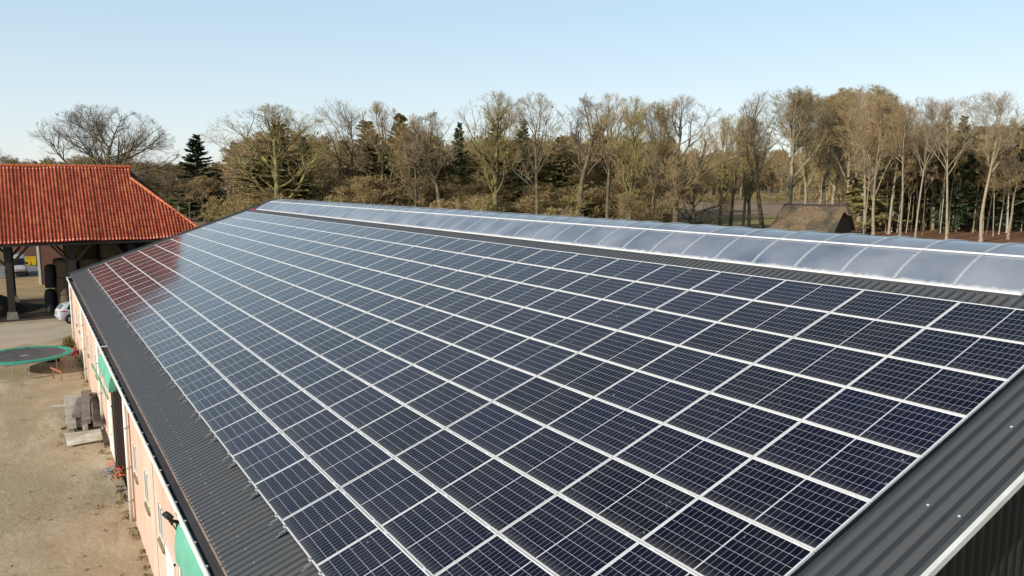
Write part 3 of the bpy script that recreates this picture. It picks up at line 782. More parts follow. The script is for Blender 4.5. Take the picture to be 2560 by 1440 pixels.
# round bales, three high
def make_bale():
    b = MB(); n = 22; rr = random.Random(1); prof = [(.60, 0), (.68, .06), (.70, .35), (.705, .7), (.70, 1.1), (.67, 1.26), (.58, 1.32)]
    V, Fc = [], []
    for r_, z in prof:
        for i in range(n):
            a = 2 * math.pi * i / n; rj = r_ * (1 + rr.gauss(0, .012)); V.append((rj * math.cos(a), rj * math.sin(a), z))
    for k in range(len(prof) - 1):
        for i in range(n): Fc.append((k * n + i, k * n + (i + 1) % n, (k + 1) * n + (i + 1) % n, (k + 1) * n + i))
    Fc += [tuple(range(n))[::-1], tuple((len(prof) - 1) * n + i for i in range(n))]
    return b.add(V, Fc).build('round_bale', 'hay', smooth=False)
bale0 = None; heights = ['bottom bale', 'middle bale', 'top bale', 'fourth bale up']
bale_cols = [(62.6, 10.75, 3, 'front stack beside the black wrapped bale'), (62.7, 9.2, 3, 'stack right of the second barn post'), (64.3, 10.9, 3, 'second stack behind the front bales'),
             (64.4, 9.3, 4, 'tall stack half hidden by the stable roof'), (62.8, 7.7, 4, 'stack hidden behind the stable eaves'), (66.1, 10.0, 4, 'rear stack against the boarding')]
for (x, y, n, lab) in bale_cols:
    for k in range(n):
        o = make_bale() if bale0 is None else bale0.copy()
        if bale0 is None: bale0 = o
        else: col.objects.link(o)
        o.location = (x + .03 * math.sin(k * 5 + x), y + .04 * math.cos(k * 7), GZ + .01 + 1.325 * k); o.rotation_euler = (0, 0, k * 1.3 + x)
        tag(o, 'round hay bale, %s of the %s' % (heights[k], lab), 'hay bale', 'round bales stacked in the barn')
def lump(name, pts, mt, seed=0, jitter=.05, n=18, rings=9):
    """heap from a list of (height fraction, radius)"""
    rr = random.Random(seed); V, Fc = [], []
    for (z, rx, ry) in pts:
        for i in range(n):
            a = 2 * math.pi * i / n; j = 1 + rr.gauss(0, jitter); V.append((rx * j * math.cos(a), ry * j * math.sin(a), z + rr.gauss(0, jitter * .3) * (z > 0)))
    for k in range(len(pts) - 1):
        for i in range(n): Fc.append((k * n + i, k * n + (i + 1) % n, (k + 1) * n + (i + 1) % n, (k + 1) * n + i))
    Fc += [tuple((len(pts) - 1) * n + i for i in range(n))]
    return MB().add(V, Fc).build(name, mt, smooth=False)
for k in range(2):
    if k == 0: o = wb = lump('wrapped_bale', [(0, .58, .58), (.1, .64, .64), (.7, .65, .65), (1.4, .64, .64), (1.75, .52, .52), (1.85, .25, .25)], 'black_wrap', 3, .01)
    else: o = wb.copy(); col.objects.link(o)
    o.location = (63.0 + .15 * k, 11.92 - .10 * k, GZ + .01 + 1.86 * k); o.scale = (.66, .66, .96); o.rotation_euler = (0, 0, k)
    tag(o, ('lower' if k == 0 else 'upper') + ' black plastic wrapped bale at the left of the hay stacks', 'wrapped bale', 'black wrapped bales')
h = lump('soil_heap', [(0, 4.6, 2.6), (.5, 3.8, 2.2), (1.0, 2.6, 1.5), (1.35, 1.5, .8), (1.5, .5, .3)], 'soil_dark', 5, .06); h.location = (66, 16.4, GZ)
tag(h, 'dark heap of soil inside the barn, left of the bales', 'heap')

# brick shed and house beyond the barn
shed = empty('brick_shed', (76, 10, GZ)); tag(shed, 'dark brick shed behind the barn with its sunlit wall edge painted as a white strip', 'shed')
XI = Matrix.Translation((-76, -10, -GZ))
c0 = gp(100, 712)
for nm, mtx, bx in (('wall', 'brick_red', (c0[0], c0[0] + 8, 2.0, c0[1] - .15, GZ, GZ + 4.6)), ('sunlit_edge_strip', 'white_paint', (c0[0] - .03, c0[0] + .3, c0[1] - .15, c0[1] + .05, GZ, GZ + 4.45)),  # white strip stands in for the sunlit edge of the brick wall
                     ('roof', 'tar_board', (c0[0] - .3, c0[0] + 8.3, 1.6, c0[1] + .35, GZ + 4.6, GZ + 4.8)), ('lintel', 'concrete', (c0[0] - .10, c0[0] + .35, c0[1] - .25, c0[1] + .75, GZ + 4.3, GZ + 4.45))):
    o = MB().box(*bx).build(nm, mtx); o.parent = shed; o.matrix_parent_inverse = XI
c1 = gp(72, 664)
house = empty('brick_house', (c1[0] + 2, c1[1], GZ)); tag(house, 'red brick house wall behind the yellow wheelie bins', 'house')
for nm, mtx, bx in (('wall', 'brick_red', (1.2, 9, -9, 1.45, 0, 5.2)), ('roof', 'tar_board', (.9, 9.3, -9.3, 1.7, 5.2, 5.5))):
    MB().box(*bx).build(nm, mtx, house)
def make_bin():
    r_ = empty('wheelie_bin')
    V = [(a * .27, b * .25, .10) for a, b in ((-1, -1), (1, -1), (1, 1), (-1, 1))] + [(a * .36, b * .31, 1.0) for a, b in ((-1, -1), (1, -1), (1, 1), (-1, 1))]
    MB().add(V, [(0, 3, 2, 1), (4, 5, 6, 7), (0, 1, 5, 4), (1, 2, 6, 5), (2, 3, 7, 6), (3, 0, 4, 7)]).build('body', 'bin_yellow', r_, bevel=.02)
    MB().box(-.40, .40, -.35, .35, 1.005, 1.07).box(.38, .46, -.3, .3, 1.0, 1.05).build('lid', 'bin_yellow', r_, bevel=.015)
    for s_ in (-1, 1): MB().tube([(.26, s_ * .30, .11), (.26, s_ * .36, .11)], .11, 12).build('wheel', 'rubber', r_)
    return r_
b1 = make_bin(); b1.scale = (1, .86, 1); b1.location = gp(71, 664); b1.location.z = GZ; b1.rotation_euler = (0, 0, .05)
tag(b1, 'yellow wheelie bin on the left of the pair by the brick house', 'wheelie bin', 'pair of yellow wheelie bins')
b2 = copy_tree(b1); b2.location = gp(86, 664); b2.location.z = GZ; b2.rotation_euler = (0, 0, -.08)
tag(b2, 'yellow wheelie bin on the right of the pair by the brick house', 'wheelie bin')

# ------------------------------------------------------------------ vehicles
def loft(stations, mi=0):
    V, Fc = [], []
    for (x, hw, zb, zbelt, rw, zr) in stations:
        half = [(hw * .86, zb), (hw * .97, zb + .10), (hw, zb + .30), (hw * .99, zbelt - .12), (hw * .945, zbelt), (rw, max(zr - .07, zbelt + .005)), (rw * .86, max(zr - .015, zbelt + .01)), (rw * .4, max(zr, zbelt + .015))]
        ring = [(x, y, z) for y, z in half] + [(x, -y, z) for y, z in reversed(half)]
        V += ring
    n = 16
    for k in range(len(stations) - 1):
        for i in range(n): Fc.append((k * n + i, k * n + (i + 1) % n, (k + 1) * n + (i + 1) % n, (k + 1) * n + i))
    Fc += [tuple(range(n))[::-1], tuple((len(stations) - 1) * n + i for i in range(n))]
    return V, Fc
def wheel(parent, x, y, r_, sgn):
    w_ = MB().tube([(x, y - .1, r_), (x, y - .08, r_), (x, y + .08, r_), (x, y + .1, r_)], [r_ * .93, r_, r_, r_ * .93], 24).build('wheel', 'rubber', parent, smooth=False)
    b = MB(); yy = y + sgn * .102
    b.tube([(x, yy - sgn * .02, r_), (x, yy, r_)], r_ * .66, 20)
    for k in range(7):
        a = 2 * math.pi * k / 7; b.bar((x, yy, r_), (x + r_ * .6 * math.cos(a), yy, r_ + r_ * .6 * math.sin(a)), .06, .02, up=(0, 1, 0))
    b.build('rim', 'hubcap', w_)
    return w_
def make_car():
    c = empty('hatchback_car')
    st = [(-2.03, .70, .42, .80, .60, .82), (-1.98, .80, .30, .88, .66, .93), (-1.85, .845, .26, .93, .62, 1.10), (-1.62, .86, .25, .96, .60, 1.33), (-1.3, .865, .24, .97, .61, 1.43), (-.7, .87, .24, .97, .62, 1.485),
          (0, .87, .24, .96, .62, 1.49), (.5, .87, .24, .95, .61, 1.42), (.95, .87, .24, .94, .62, 1.18), (1.25, .865, .24, .92, .70, .965), (1.7, .84, .25, .83, .66, .86), (1.95, .76, .30, .72, .6, .74), (2.03, .66, .4, .62, .5, .64)]
    V, Fc = loft(st); MB().add(V, Fc).build('body', 'car_white', c, smooth=True)
    for s_ in (-1, 1):
        g_ = MB()
        def q(pts):
            P_ = [Vector((x, s_ * (y + .012), z)) for x, y, z in pts]; g_.add(P_, [tuple(range(len(P_)))])
        q([(-1.52, .795, 1.02), (-1.05, .80, 1.01), (-1.02, .655, 1.38), (-1.32, .66, 1.34)])
        q([(-.98, .80, 1.01), (-.10, .80, 1.0), (-.12, .66, 1.40), (-.95, .655, 1.385)])
        q([(-.02, .80, 1.0), (.95, .80, .985), (.42, .68, 1.36), (-.04, .66, 1.40)])
        g_.build('side_window', 'car_glass', c)
        MB().add([Vector((x, s_ * (y + .01), z)) for x, y, z in ((-2.0, .765, .80), (-1.55, .862, .88), (-1.60, .852, .97), (-1.90, .80, .93))], [(0, 1, 2, 3)]).build('tail_light', 'tail_red', c)
        MB().add([Vector((x, s_ * (y + .01), z)) for x, y, z in ((1.93, .72, .62), (1.55, .85, .70), (1.5, .835, .82), (1.85, .76, .76))], [(0, 1, 2, 3)]).build('headlight', 'hubcap', c)
        for x in (-1.28, 1.28):
            MB().tube([(x, s_ * .80, .33), (x, s_ * .872, .33)], .375, 24).build('wheel_arch', 'black_plastic', c)
            wheel(c, x, s_ * .79, .315, s_)
    MB().add([(-1.915, .58, 1.04), (-1.915, -.58, 1.04), (-1.69, -.53, 1.315), (-1.69, .53, 1.315)], [(0, 1, 2, 3)]).build('rear_window', 'car_glass', c)
    MB().add([(1.17, .66, 1.04), (1.17, -.66, 1.04), (.57, -.58, 1.41), (.57, .58, 1.41)], [(3, 2, 1, 0)]).build('windscreen', 'car_glass', c)
    MB().box(-2.06, -1.95, -.70, .70, .40, .55).build('bumper', 'car_white', c, bevel=.02)
    return c
car = make_car(); pc = gp(187, 806); car.location = (pc[0] + .55, pc[1] + .0, GZ + .006)
car.rotation_euler = (0, 0, R(-83)); car.location.y -= .95
tag(car, 'silver white hatchback parked behind the corner of the stable', 'car')
def make_van():
    c = empty('delivery_van')
    st = [(-2.5, .90, .35, 1.25, .86, 2.05), (-2.4, .95, .3, 1.25, .90, 2.12), (0, .96, .3, 1.25, .90, 2.15), (1.0, .96, .3, 1.2, .86, 2.08), (1.35, .95, .3, 1.18, .80, 1.75), (1.75, .94, .3, 1.12, .85, 1.18), (2.3, .90, .32, .95, .8, .98), (2.45, .8, .4, .8, .7, .82)]
    V, Fc = loft(st); MB().add(V, Fc).build('body', 'car_white', c, smooth=True)
    MB().add([(1.80, .80, 1.20), (1.80, -.80, 1.20), (1.30, -.72, 1.86), (1.30, .72, 1.86)], [(3, 2, 1, 0)]).build('windscreen', 'car_glass', c)
    for s_ in (-1, 1):
        MB().add([Vector((x, s_ * y, z)) for x, y, z in ((.4, .945, 1.25), (1.5, .945, 1.2), (1.15, .875, 1.75), (.4, .885, 1.8))], [(0, 1, 2, 3)]).build('side_window', 'car_glass', c)
        MB().box(1.3, 1.45, s_ * .98 - .1, s_ * .98 + .1, 1.2, 1.42).build('mirror', 'black_plastic', c)
        MB().box(2.36, 2.44, s_ * .6 - .15, s_ * .6 + .15, .68, .85).build('headlight', 'hubcap', c)
        for x in (-1.6, 1.6): wheel(c, x, s_ * .88, .34, s_)
    MB().box(2.40, 2.50, -.8, .8, .35, .55).build('bumper', 'black_plastic', c)
    return c
van = make_van(); pv = gp(40, 693); van.location = (pv[0] + 2.6, pv[1], GZ + .006); van.rotation_euler = (0, 0, R(183))
tag(van, 'white van seen from the front behind the left barn post', 'van')

# ------------------------------------------------------------------ trampoline, trestle, pot, pile
tr = empty('trampoline', (41.9, 13.60, GZ)); tag(tr, 'large round trampoline with a green edge pad and dark jumping mat', 'trampoline')
TRR = 2.14; n = 72; rr = random.Random(8)
V, Fc = [], []
ringp = [(TRR - .36, .90), (TRR - .33, .925), (TRR - .18, .935), (TRR - .03, .925), (TRR + .03, .885), (TRR + .02, .845)]
for i in range(n):
    a = 2 * math.pi * i / n
    for (r_, z) in ringp: V.append(((r_ + rr.gauss(0, .006)) * math.cos(a), (r_ + rr.gauss(0, .006)) * math.sin(a), z + rr.gauss(0, .006) + .02 * (i % 9 == 0)))
m_ = len(ringp)
for i in range(n):
    for k in range(m_ - 1):
        j = (i + 1) % n; Fc.append((i * m_ + k, j * m_ + k, j * m_ + k + 1, i * m_ + k + 1))
MB().add(V, Fc).build('edge_pad', 'green_pad', tr)
V = [(0, 0, .865)]; Fc = []
for r_, z in ((.7, .868), (1.3, .875), (TRR - .34, .90)):
    for i in range(n): a = 2 * math.pi * i / n; V.append((r_ * math.cos(a), r_ * math.sin(a), z))
for i in range(n):
    j = (i + 1) % n; Fc.append((0, 1 + i, 1 + j))
    for k in range(2): Fc.append((1 + k * n + i, 1 + (k + 1) * n + i, 1 + (k + 1) * n + j, 1 + k * n + j))
mo = MB().add(V, Fc).build('jumping_mat', 'tramp_mat', tr)
lg = [(.16 * math.cos(a) - .15, .24 * math.sin(a) + .1, .8705) for a in (2 * math.pi * i / 20 for i in range(20))]
MB().add(lg, [tuple(range(20))]).build('printed_patch', 'tramp_logo', mo)
ringt = [((TRR - .02) * math.cos(a), (TRR - .02) * math.sin(a), .84) for a in (2 * math.pi * i / 40 for i in range(41))]
MB().tube(ringt, .02, 6).build('frame', 'galv', tr)
for ang in (200, 270, 320, 20, 95, 145):
    a0, a1 = R(ang - 18), R(ang + 18); r_ = TRR - .06
    p = lambda a, z: (r_ * math.cos(a), r_ * math.sin(a), z)
    q = lambda a, z, f: (r_ * f * math.cos(a), r_ * f * math.sin(a), z)
    MB().tube([p(a0, .83), p(a0, .12), q(a0 * .8 + a1 * .2, .03, 1.0), q(a0 * .2 + a1 * .8, .03, 1.0), p(a1, .12), p(a1, .83)], .019, 6).build('leg', 'galv', tr)

ts = gp(134, 946); te = gp(154.5, 954)
tz = empty('wooden_trestle', (ts[0], ts[1], GZ)); tag(tz, 'small orange red wooden trestle on two legs beside the trampoline', 'trestle')
d = Vector((te[0] - ts[0], te[1] - ts[1], 0)); up3 = Vector((0, 0, .50))
MB().bar((0, 0, 0), (0, 0, .50), .07).build('leg', 'red_wood', tz)
MB().bar(d, d + Vector((0, 0, .46)), .075).build('leg', 'pine_wood', tz)
MB().bar(Vector((0, 0, .52)) - d * .22, d * 1.08 + Vector((0, 0, .49)), .07, .06).build('top_rail', 'red_wood', tz)
bx = gp(128, 902); o = MB().box(-.55, .55, -.3, .3, .02, .30).box(-.45, .3, -.24, .2, .30, .42).build('crate', 'black_plastic', loc=(bx[0], bx[1] - .1, GZ)); tag(o, 'low black crate lying in the shade under the trampoline', 'crate')
bx = gp(182, 893); o = MB().box(-.45, .45, -.25, .25, .02, .34).tube([(-.3, -.28, .09), (-.3, .28, .09)], .09, 10).tube([(.3, -.28, .09), (.3, .28, .09)], .09, 10).build('toy_cart', 'red_plastic', loc=(bx[0] + .8, bx[1], GZ)); tag(o, 'low red toy cart standing under the trampoline edge', 'cart')
# potted bush
def leaf_cloud(n, rx, ry, rz, size, seed, z0=0.0):
    r_ = np.random.default_rng(seed); u = r_.normal(size=(n, 3)); u /= np.linalg.norm(u, axis=1, keepdims=True); u *= r_.random((n, 1)) ** .4
    c = u * [rx, ry, rz]; c[:, 2] = np.abs(c[:, 2]) + z0
    d = r_.normal(size=(n, 3)); d /= np.linalg.norm(d, axis=1, keepdims=True); e = np.cross(d, r_.normal(size=(n, 3))); e /= np.linalg.norm(e, axis=1, keepdims=True)
    V = np.stack([c - e * size * .4, c + e * size * .4, c + d * size], 1).reshape(-1, 3); return V, np.arange(3 * n).reshape(-1, 3)
pp = gp(190, 880); pot = empty('potted_shrub', (pp[0], 11.55, GZ)); tag(pot, 'yellowing shrub in a dark pot against the pink wall', 'potted plant')
MB().tube([(0, 0, 0), (0, 0, .42)], [.20, .28], 14).build('pot', 'pot', pot)
V, T = leaf_cloud(380, .30, .34, .55, .11, 3, .40); link_mesh('foliage', mesh_np('leaves', V, T), 'weed_green', pot)

# pile of old beams
def beam(x0, y0, x1, y1, z, w_=.22, h_=.16, mt='sleeper', lab='', z2=None):
    A = gp(x0, y0, GZ + z); Bq = gp(x1, y1, GZ + (z if z2 is None else z2)); c = (A + Bq) / 2; dv = Vector(Bq - A); L_ = dv.length
    b = MB(); nn = 8; rs = random.Random(int(x0 * 7 + y0))
    V = []
    for k in range(nn + 1):
        xx = -L_ / 2 + L_ * k / nn; j = rs.uniform(.94, 1.05)
        for s1, s2 in ((-1, -1), (1, -1), (1, 1), (-1, 1)): V.append((xx, s1 * w_ / 2 * j, s2 * h_ / 2 * j))
    Fc = [(3, 2, 1, 0), tuple(4 * nn + i for i in range(4))]
    for k in range(nn):
        for i in range(4): Fc.append((k * 4 + i, k * 4 + (i + 1) % 4, k * 4 + 4 + (i + 1) % 4, k * 4 + 4 + i))
    o = b.add(V, Fc).build('timber_beam', mt); o.location = c
    o.rotation_euler = (dv.to_track_quat('X', 'Z')).to_euler()
    tag(o, lab, 'beam', 'old beams piled by the wall'); return o
beam(176, 993, 182, 1072, .10, .30, .18, 'sleeper', 'weathered beam at the foot of the pile, under the pale left one')
beam(170, 992, 179, 1066, .34, .33, .20, 'sleeper_pale', 'pale grey beam along the left edge of the pile')
beam(186, 990, 189, 1018, .42, .30, .18, 'sleeper_pale', 'short pale block second from the left in the pile')
beam(190, 1015, 194, 1062, .26, .34, .2, 'sleeper_pale', 'pale beam with a squared end in the front middle of the pile')
beam(205, 1030, 210, 1062, .26, .28, .18, 'sleeper_pale', 'pale stub behind the ribbed beam at the front of the pile')
beam(203, 997, 191, 1040, .62, .30, .14, 'sleeper', 'brown beam leaning diagonally across the pile', z2=.52)
beam(213, 979, 215, 1055, .80, .30, .16, 'sleeper', 'grey ribbed beam lying highest, in the middle of the pile')
beam(226, 992, 231, 1050, .30, .28, .2, 'sleeper', 'dark beam in the shadow right of the ribbed one')
beam(234, 995, 246, 1060, .46, .32, .2, 'sleeper', 'brown mossy beam on the wall side of the pile')
beam(229, 989, 240, 986, .66, .30, .16, 'sleeper_pale', 'short pale block lying crosswise at the back of the pile')
beam(207, 1069, 219, 1067, .22, .26, .2, 'sleeper_pale', 'small pale block sitting on the white board edge')
beam(176, 1078, 188, 1077, .08, .24, .14, 'sleeper', 'thin bottom plank poking out at the front left of the pile')
beam(130, 1014, 164, 1012, .05, .26, .08, 'sleeper_pale', 'pale concrete strip lying alone left of the pile')
q4 = [gp(162, 1084, GZ + .12), gp(168, 1114, GZ + .10), gp(262, 1097, GZ + .10), gp(253, 1071, GZ + .12)]
V = [tuple(p) for p in q4] + [(p[0], p[1], p[2] - .035) for p in q4]
o = MB().add(V, [(0, 1, 2, 3), (7, 6, 5, 4), (0, 4, 5, 1), (1, 5, 6, 2), (2, 6, 7, 3), (3, 7, 4, 0)]).build('white_board', 'board'); tag(o, 'large dirty white board lying flat in front of the beam pile', 'board')
o = MB().bar(tuple(gp(258, 1072, GZ + .09)), tuple(gp(268, 1110, GZ + .09)), .20, .14).build('timber_plank', 'timber_brace'); tag(o, 'brown plank wedged between the white board and the wall', 'plank')
o = MB().bar(tuple(gp(150, 1072, GZ + .05)), tuple(gp(172, 1066, GZ + .05)), .08, .06).build('wood_offcut', 'weed_dry'); tag(o, 'short weathered stick by the front left of the beam pile', 'stick')
# tangle of rope and twine
def tangle(name, cx, cy, n, sx_, sy_, mt, seed, label, cat, r_=.016):
    rs = random.Random(seed); p = gp(cx, cy); b = MB()
    for k in range(n):
        pts = []; x, y = rs.gauss(0, sx_ * .4), rs.gauss(0, sy_ * .4); a = rs.uniform(0, 6.3)
        for i in range(14):
            pts.append((x, y, .03 + .05 * abs(math.sin(i + k)))); a += rs.gauss(0, .7); x += .13 * math.cos(a) * sx_ * 1.6; y += .13 * math.sin(a) * sy_ * 1.6
        b.tube(pts, r_, 5)
    o = b.build(name, mt, loc=(p[0], p[1], GZ + .005)); tag(o, label, cat); return o
tangle('rope_tangle', 298, 1172, 8, .45, .22, 'rope_orange', 5, 'tangle of bright orange rope on the ground at the brick recess', 'rope', .013)
tangle('twine_tangle', 280, 1176, 7, .45, .2, 'rope_blue', 8, 'tangle of grey blue twine beside the orange rope', 'twine', .011)
# weeds at the foot of the wall and scattered tufts
V_, T_ = [], []; off = 0; rs = random.Random(12)
spots = [(x, 11.12 + abs(rs.gauss(0, .10))) for x in np.arange(13, 50, .16)] + [tuple(gp(a, b)[:2]) for a, b in ((250, 1270), (330, 1330), (345, 1345), (150, 1110), (150, 1090), (240, 965), (372, 1400), (360, 1380), (366, 1420), (235, 960), (228, 985))]
for k, (x, y) in enumerate(spots):
    s_ = rs.uniform(.03, .10) * (1.7 if k > 230 else 1)
    if rs.random() < .62 and k <= 230: continue
    V, T = leaf_cloud(30, s_ * 2.2, s_ * 1.3, s_ * .8, .06, k); V += [x, y, GZ]; V_.append(V); T_.append(T + off); off += len(V)
o = link_mesh('weeds', mesh_np('weeds', np.concatenate(V_), np.concatenate(T_)), 'weed_mix'); tag(o, 'dry weeds and grass growing at the foot of the pink wall', 'weeds', kind='stuff')
V_, T_ = [], []; off = 0
for k in range(40):
    a = gp(rs.triangular(-150, 340, 320), rs.uniform(890, 1460))
    if a[1] < 11.4: continue
    s_ = rs.uniform(.015, .045); V, T = leaf_cloud(10, s_ * 2.5, s_ * 2.5, s_ * .5, .05, k + 900); V += [a[0], a[1], GZ + .005]; V_.append(V); T_.append(T + off); off += len(V)
o = link_mesh('grass', mesh_np('grass', np.concatenate(V_), np.concatenate(T_)), 'weed_mix'); tag(o, 'sparse low grass tufts scattered over the yard', 'grass', kind='stuff')

V_, T_ = [], []; off = 0; rp2 = np.random.default_rng(5)
oct_v = np.array([(1, 0, 0), (0, 1, 0), (-1, 0, 0), (0, -1, 0), (0, 0, 1.)]); oct_t = np.array([(0, 1, 4), (1, 2, 4), (2, 3, 4), (3, 0, 4)])
for k in range(2600):
    a = gp(rp2.uniform(-200, 370), rp2.uniform(880, 1470) if k % 3 else rp2.uniform(1150, 1470))
    if a[1] < 11.3: continue
    q_ = rp2.uniform(.008, .032) * rp2.uniform(.4, 1.2, 3); V_.append(oct_v * q_ * [1.3, 1, .5] + [a[0], a[1], GZ]); T_.append(oct_t + off); off += 5
o = link_mesh('gravel', mesh_np('gravel', np.concatenate(V_), np.concatenate(T_)), 'pebble'); tag(o, 'small pale stones and straw bits scattered on the yard', 'gravel', kind='stuff')

# ------------------------------------------------------------------ thatched shed and fences
tp = gp(2035, 588); th_ = empty('thatched_shed', (tp[0], tp[1], GZ), 0)
tag(th_, 'low thatched shed with steep roof in front of the right hand woods', 'shed')
ax = np.array([CW[0, 0], CW[1, 0]]); ax /= np.linalg.norm(ax); th_.rotation_euler = (0, 0, math.atan2(ax[1], ax[0]) - R(48))
hl, hwid = 7.6, 4.6; zr_, ze_ = 5.7, .9
rs = random.Random(4); V = []; Fc = []; K = 14
for k in range(K + 1):                 # thick rounded thatch, slightly sagging
    t = k / K; xx = -hl + 1.2 + (hl * .80 + hl - 1.2) * t; sg = .10 * math.sin(t * 3.1)
    hipw = 1.0 if k > 0 else .25
    for (f_, z_) in ((-1.0, ze_), (-.93, ze_ + .35), (-.62, 2.9), (-.30, 4.6), (-.10, 5.45), (0, zr_), (.10, 5.45), (.30, 4.6), (.62, 2.9), (.93, ze_ + .35), (1.0, ze_)):
        V.append((xx + rs.uniform(-.08, .08), f_ * hwid, z_ - sg * (z_ > 2) + rs.uniform(-.05, .05)))
n = 11
for k in range(K):
    for i in range(n - 1): Fc.append((k * n + i, (k + 1) * n + i, (k + 1) * n + i + 1, k * n + i + 1))
b = MB().add(V, Fc)
e = [V[i] for i in range(n)]; b.add([(-hl, -hwid * .9, ze_), (-hl, hwid * .9, ze_)] + e, [(0, 2, 3, 4, 5, 6, 7), (0, 7, 8, 9, 10, 11, 12, 1)])
g_ = [V[K * n + i] for i in (3, 4, 5, 6, 7)]; o_ = [(p[0] + .9, p[1] * 1.0, p[2] - .75) for p in (g_[0], g_[4])]
b.add(g_ + o_, [(0, 5, 6, 4, 3, 2, 1)])
b.build('roof', 'thatch', th_)
MB().tube([(-hl + 1.3, 0, zr_ + .02), (0, 0, zr_ - .05), (hl * .78, 0, zr_ + .02)], .22, 6).build('ridge', 'tar_board', th_)
MB().box(-hl + 1.3, hl * .70, -hwid + .7, hwid - .7, 0, 1.6).add([(hl * .72, -hwid * .88, 0), (hl * .72, hwid * .88, 0), (hl * .72, hwid * .62, 2.7), (hl * .72, hwid * .3, 4.3), (hl * .72, -hwid * .3, 4.3), (hl * .72, -hwid * .62, 2.7)], [(0, 1, 2, 3, 4, 5)]).build('wall', 'tar_board', th_)
def fence(name, pts, mt, h, rails, label, step=3.0):
    r_ = empty(name, (pts[0][0], pts[0][1], GZ)); o0 = Vector((pts[0][0], pts[0][1], 0)); tag(r_, label, 'fence'); pb = None
    for a, b in zip(pts[:-1], pts[1:]):
        A, B_ = Vector((a[0], a[1], 0)) - o0, Vector((b[0], b[1], 0)) - o0; n_ = max(1, int((B_ - A).length / step))
        for k in range(n_ + (1 if b is pts[-1] else 0)):
            p = A.lerp(B_, k / n_)
            if pb is None: pb = MB().box(-.09, .09, -.09, .09, 0, h + .1).build('post', mt, r_); po = pb
            else: po = link_mesh('post', pb.data, parent=r_)
            po.location = p
        for z in rails: MB().bar(A + Vector((0, 0, z)), B_ + Vector((0, 0, z)), .07, .16).build('rail', mt, r_)
    return r_
fence('paddock_fence', P2([(495, 545), (576, 548)]), 'fence_wood', 1.3, (.75, 1.25), 'pale wooden post and rail fence of the paddock, lower rails')
fence('paddock_fence', P2([(440, 541), (505, 540), (600, 541)]), 'fence_wood', 1.3, (1.25,), 'pale single rail fence behind the paddock')
fence('paddock_fence', P2([(470, 562), (545, 556), (560, 552)]), 'fence_dark', 1.2, (.6, 1.1), 'dark weathered fence in front of the paddock')

# ------------------------------------------------------------------ trees
def nrm(v): return v / (np.linalg.norm(v, axis=-1, keepdims=True) + 1e-9)
def grow_lines(rg, P, D, L_, K, wander, up):
    pts = [P]; d = D
    for k in range(K):
        d = nrm(d + rg.normal(0, wander, d.shape) + np.array([0, 0, up])); P = P + d * (L_ / K)[:, None]; pts.append(P)
    return np.stack(pts, 1)
def kids(rg, pts, L_, r0, r1, m_, tmin, ang, dang, ratio, taper=.55, tpow=1.0):
    n, K = pts.shape[0], pts.shape[1] - 1
    t = tmin + (1 - tmin) * rg.random((n, m_)) ** tpow; f = t * K; i = np.minimum(f.astype(int), K - 1); fr = (f - i)[..., None]
    idx = np.arange(n)[:, None]
    P = pts[idx, i] * (1 - fr) + pts[idx, i + 1] * fr; T = nrm(pts[idx, i + 1] - pts[idx, i])
    a = np.radians(rg.normal(ang, dang, (n, m_)))[..., None]; w_ = nrm(np.cross(T, rg.normal(size=T.shape)))
    D = nrm(T * np.cos(a) + w_ * np.sin(a)); LL = L_[:, None] * ratio * (1.15 - taper * t) * rg.uniform(.7, 1.25, (n, m_))
    rr_ = (r0[:, None] * (1 - t) + r1[:, None] * t) * rg.uniform(.5, .75, (n, m_))
    return P.reshape(-1, 3), D.reshape(-1, 3), LL.ravel(), rr_.ravel()
def tubes(pts, r0, r1, sides):
    n, K1, _ = pts.shape; t = np.linspace(0, 1, K1)[None, :]; r_ = r0[:, None] * (1 - t) + r1[:, None] * t
    T = np.empty_like(pts); T[:, 1:-1] = pts[:, 2:] - pts[:, :-2]; T[:, 0] = pts[:, 1] - pts[:, 0]; T[:, -1] = pts[:, -1] - pts[:, -2]; T = nrm(T)
    ref = np.where(np.abs(T[..., 2:3]) > .9, np.array([1., 0, 0]), np.array([0, 0, 1.])); A = nrm(np.cross(T, ref)); B_ = np.cross(T, A)
    an = np.arange(sides) * 2 * np.pi / sides
    V = pts[:, :, None] + (A[:, :, None] * np.cos(an)[None, None, :, None] + B_[:, :, None] * np.sin(an)[None, None, :, None]) * r_[:, :, None, None]
    base = (np.arange(n) * K1 * sides)[:, None, None]; k = (np.arange(K1 - 1) * sides)[None, :, None]; i = np.arange(sides)[None, None, :]; j = (np.arange(sides) + 1) % sides
    Q = np.stack([base + k + i, base + k + j[None, None, :], base + k + sides + j[None, None, :], base + k + sides + i], -1).reshape(-1, 4)
    return V.reshape(-1, 3), Q
def slivers(rg, P, D, L_, w_):
    e = nrm(np.cross(D, rg.normal(size=D.shape))) * (w_ / 2)
    bend = P + D * (L_ * .5)[:, None] + rg.normal(0, .06, P.shape) * L_[:, None]
    V = np.stack([P - e, P + e, bend + e * .8, P + D * L_[:, None] + rg.normal(0, .05, P.shape) * L_[:, None], bend - e * .8], 1)
    n = len(P); b = (np.arange(n) * 5)[:, None]
    return V.reshape(-1, 3), np.concatenate([b + [0, 1, 2], b + [0, 2, 4], b + [4, 2, 3]], 0)
class Acc:
    def __init__(s): s.V = []; s.T = []; s.Q = []; s.n = 0
    def add(s, V, T=None, Q=None):
        s.V.append(V)
        if T is not None and len(T): s.T.append(T + s.n)
        if Q is not None and len(Q): s.Q.append(Q + s.n)
        s.n += len(V)
    def arrays(s): return np.concatenate(s.V), (np.concatenate(s.T) if s.T else None), (np.concatenate(s.Q) if s.Q else None)
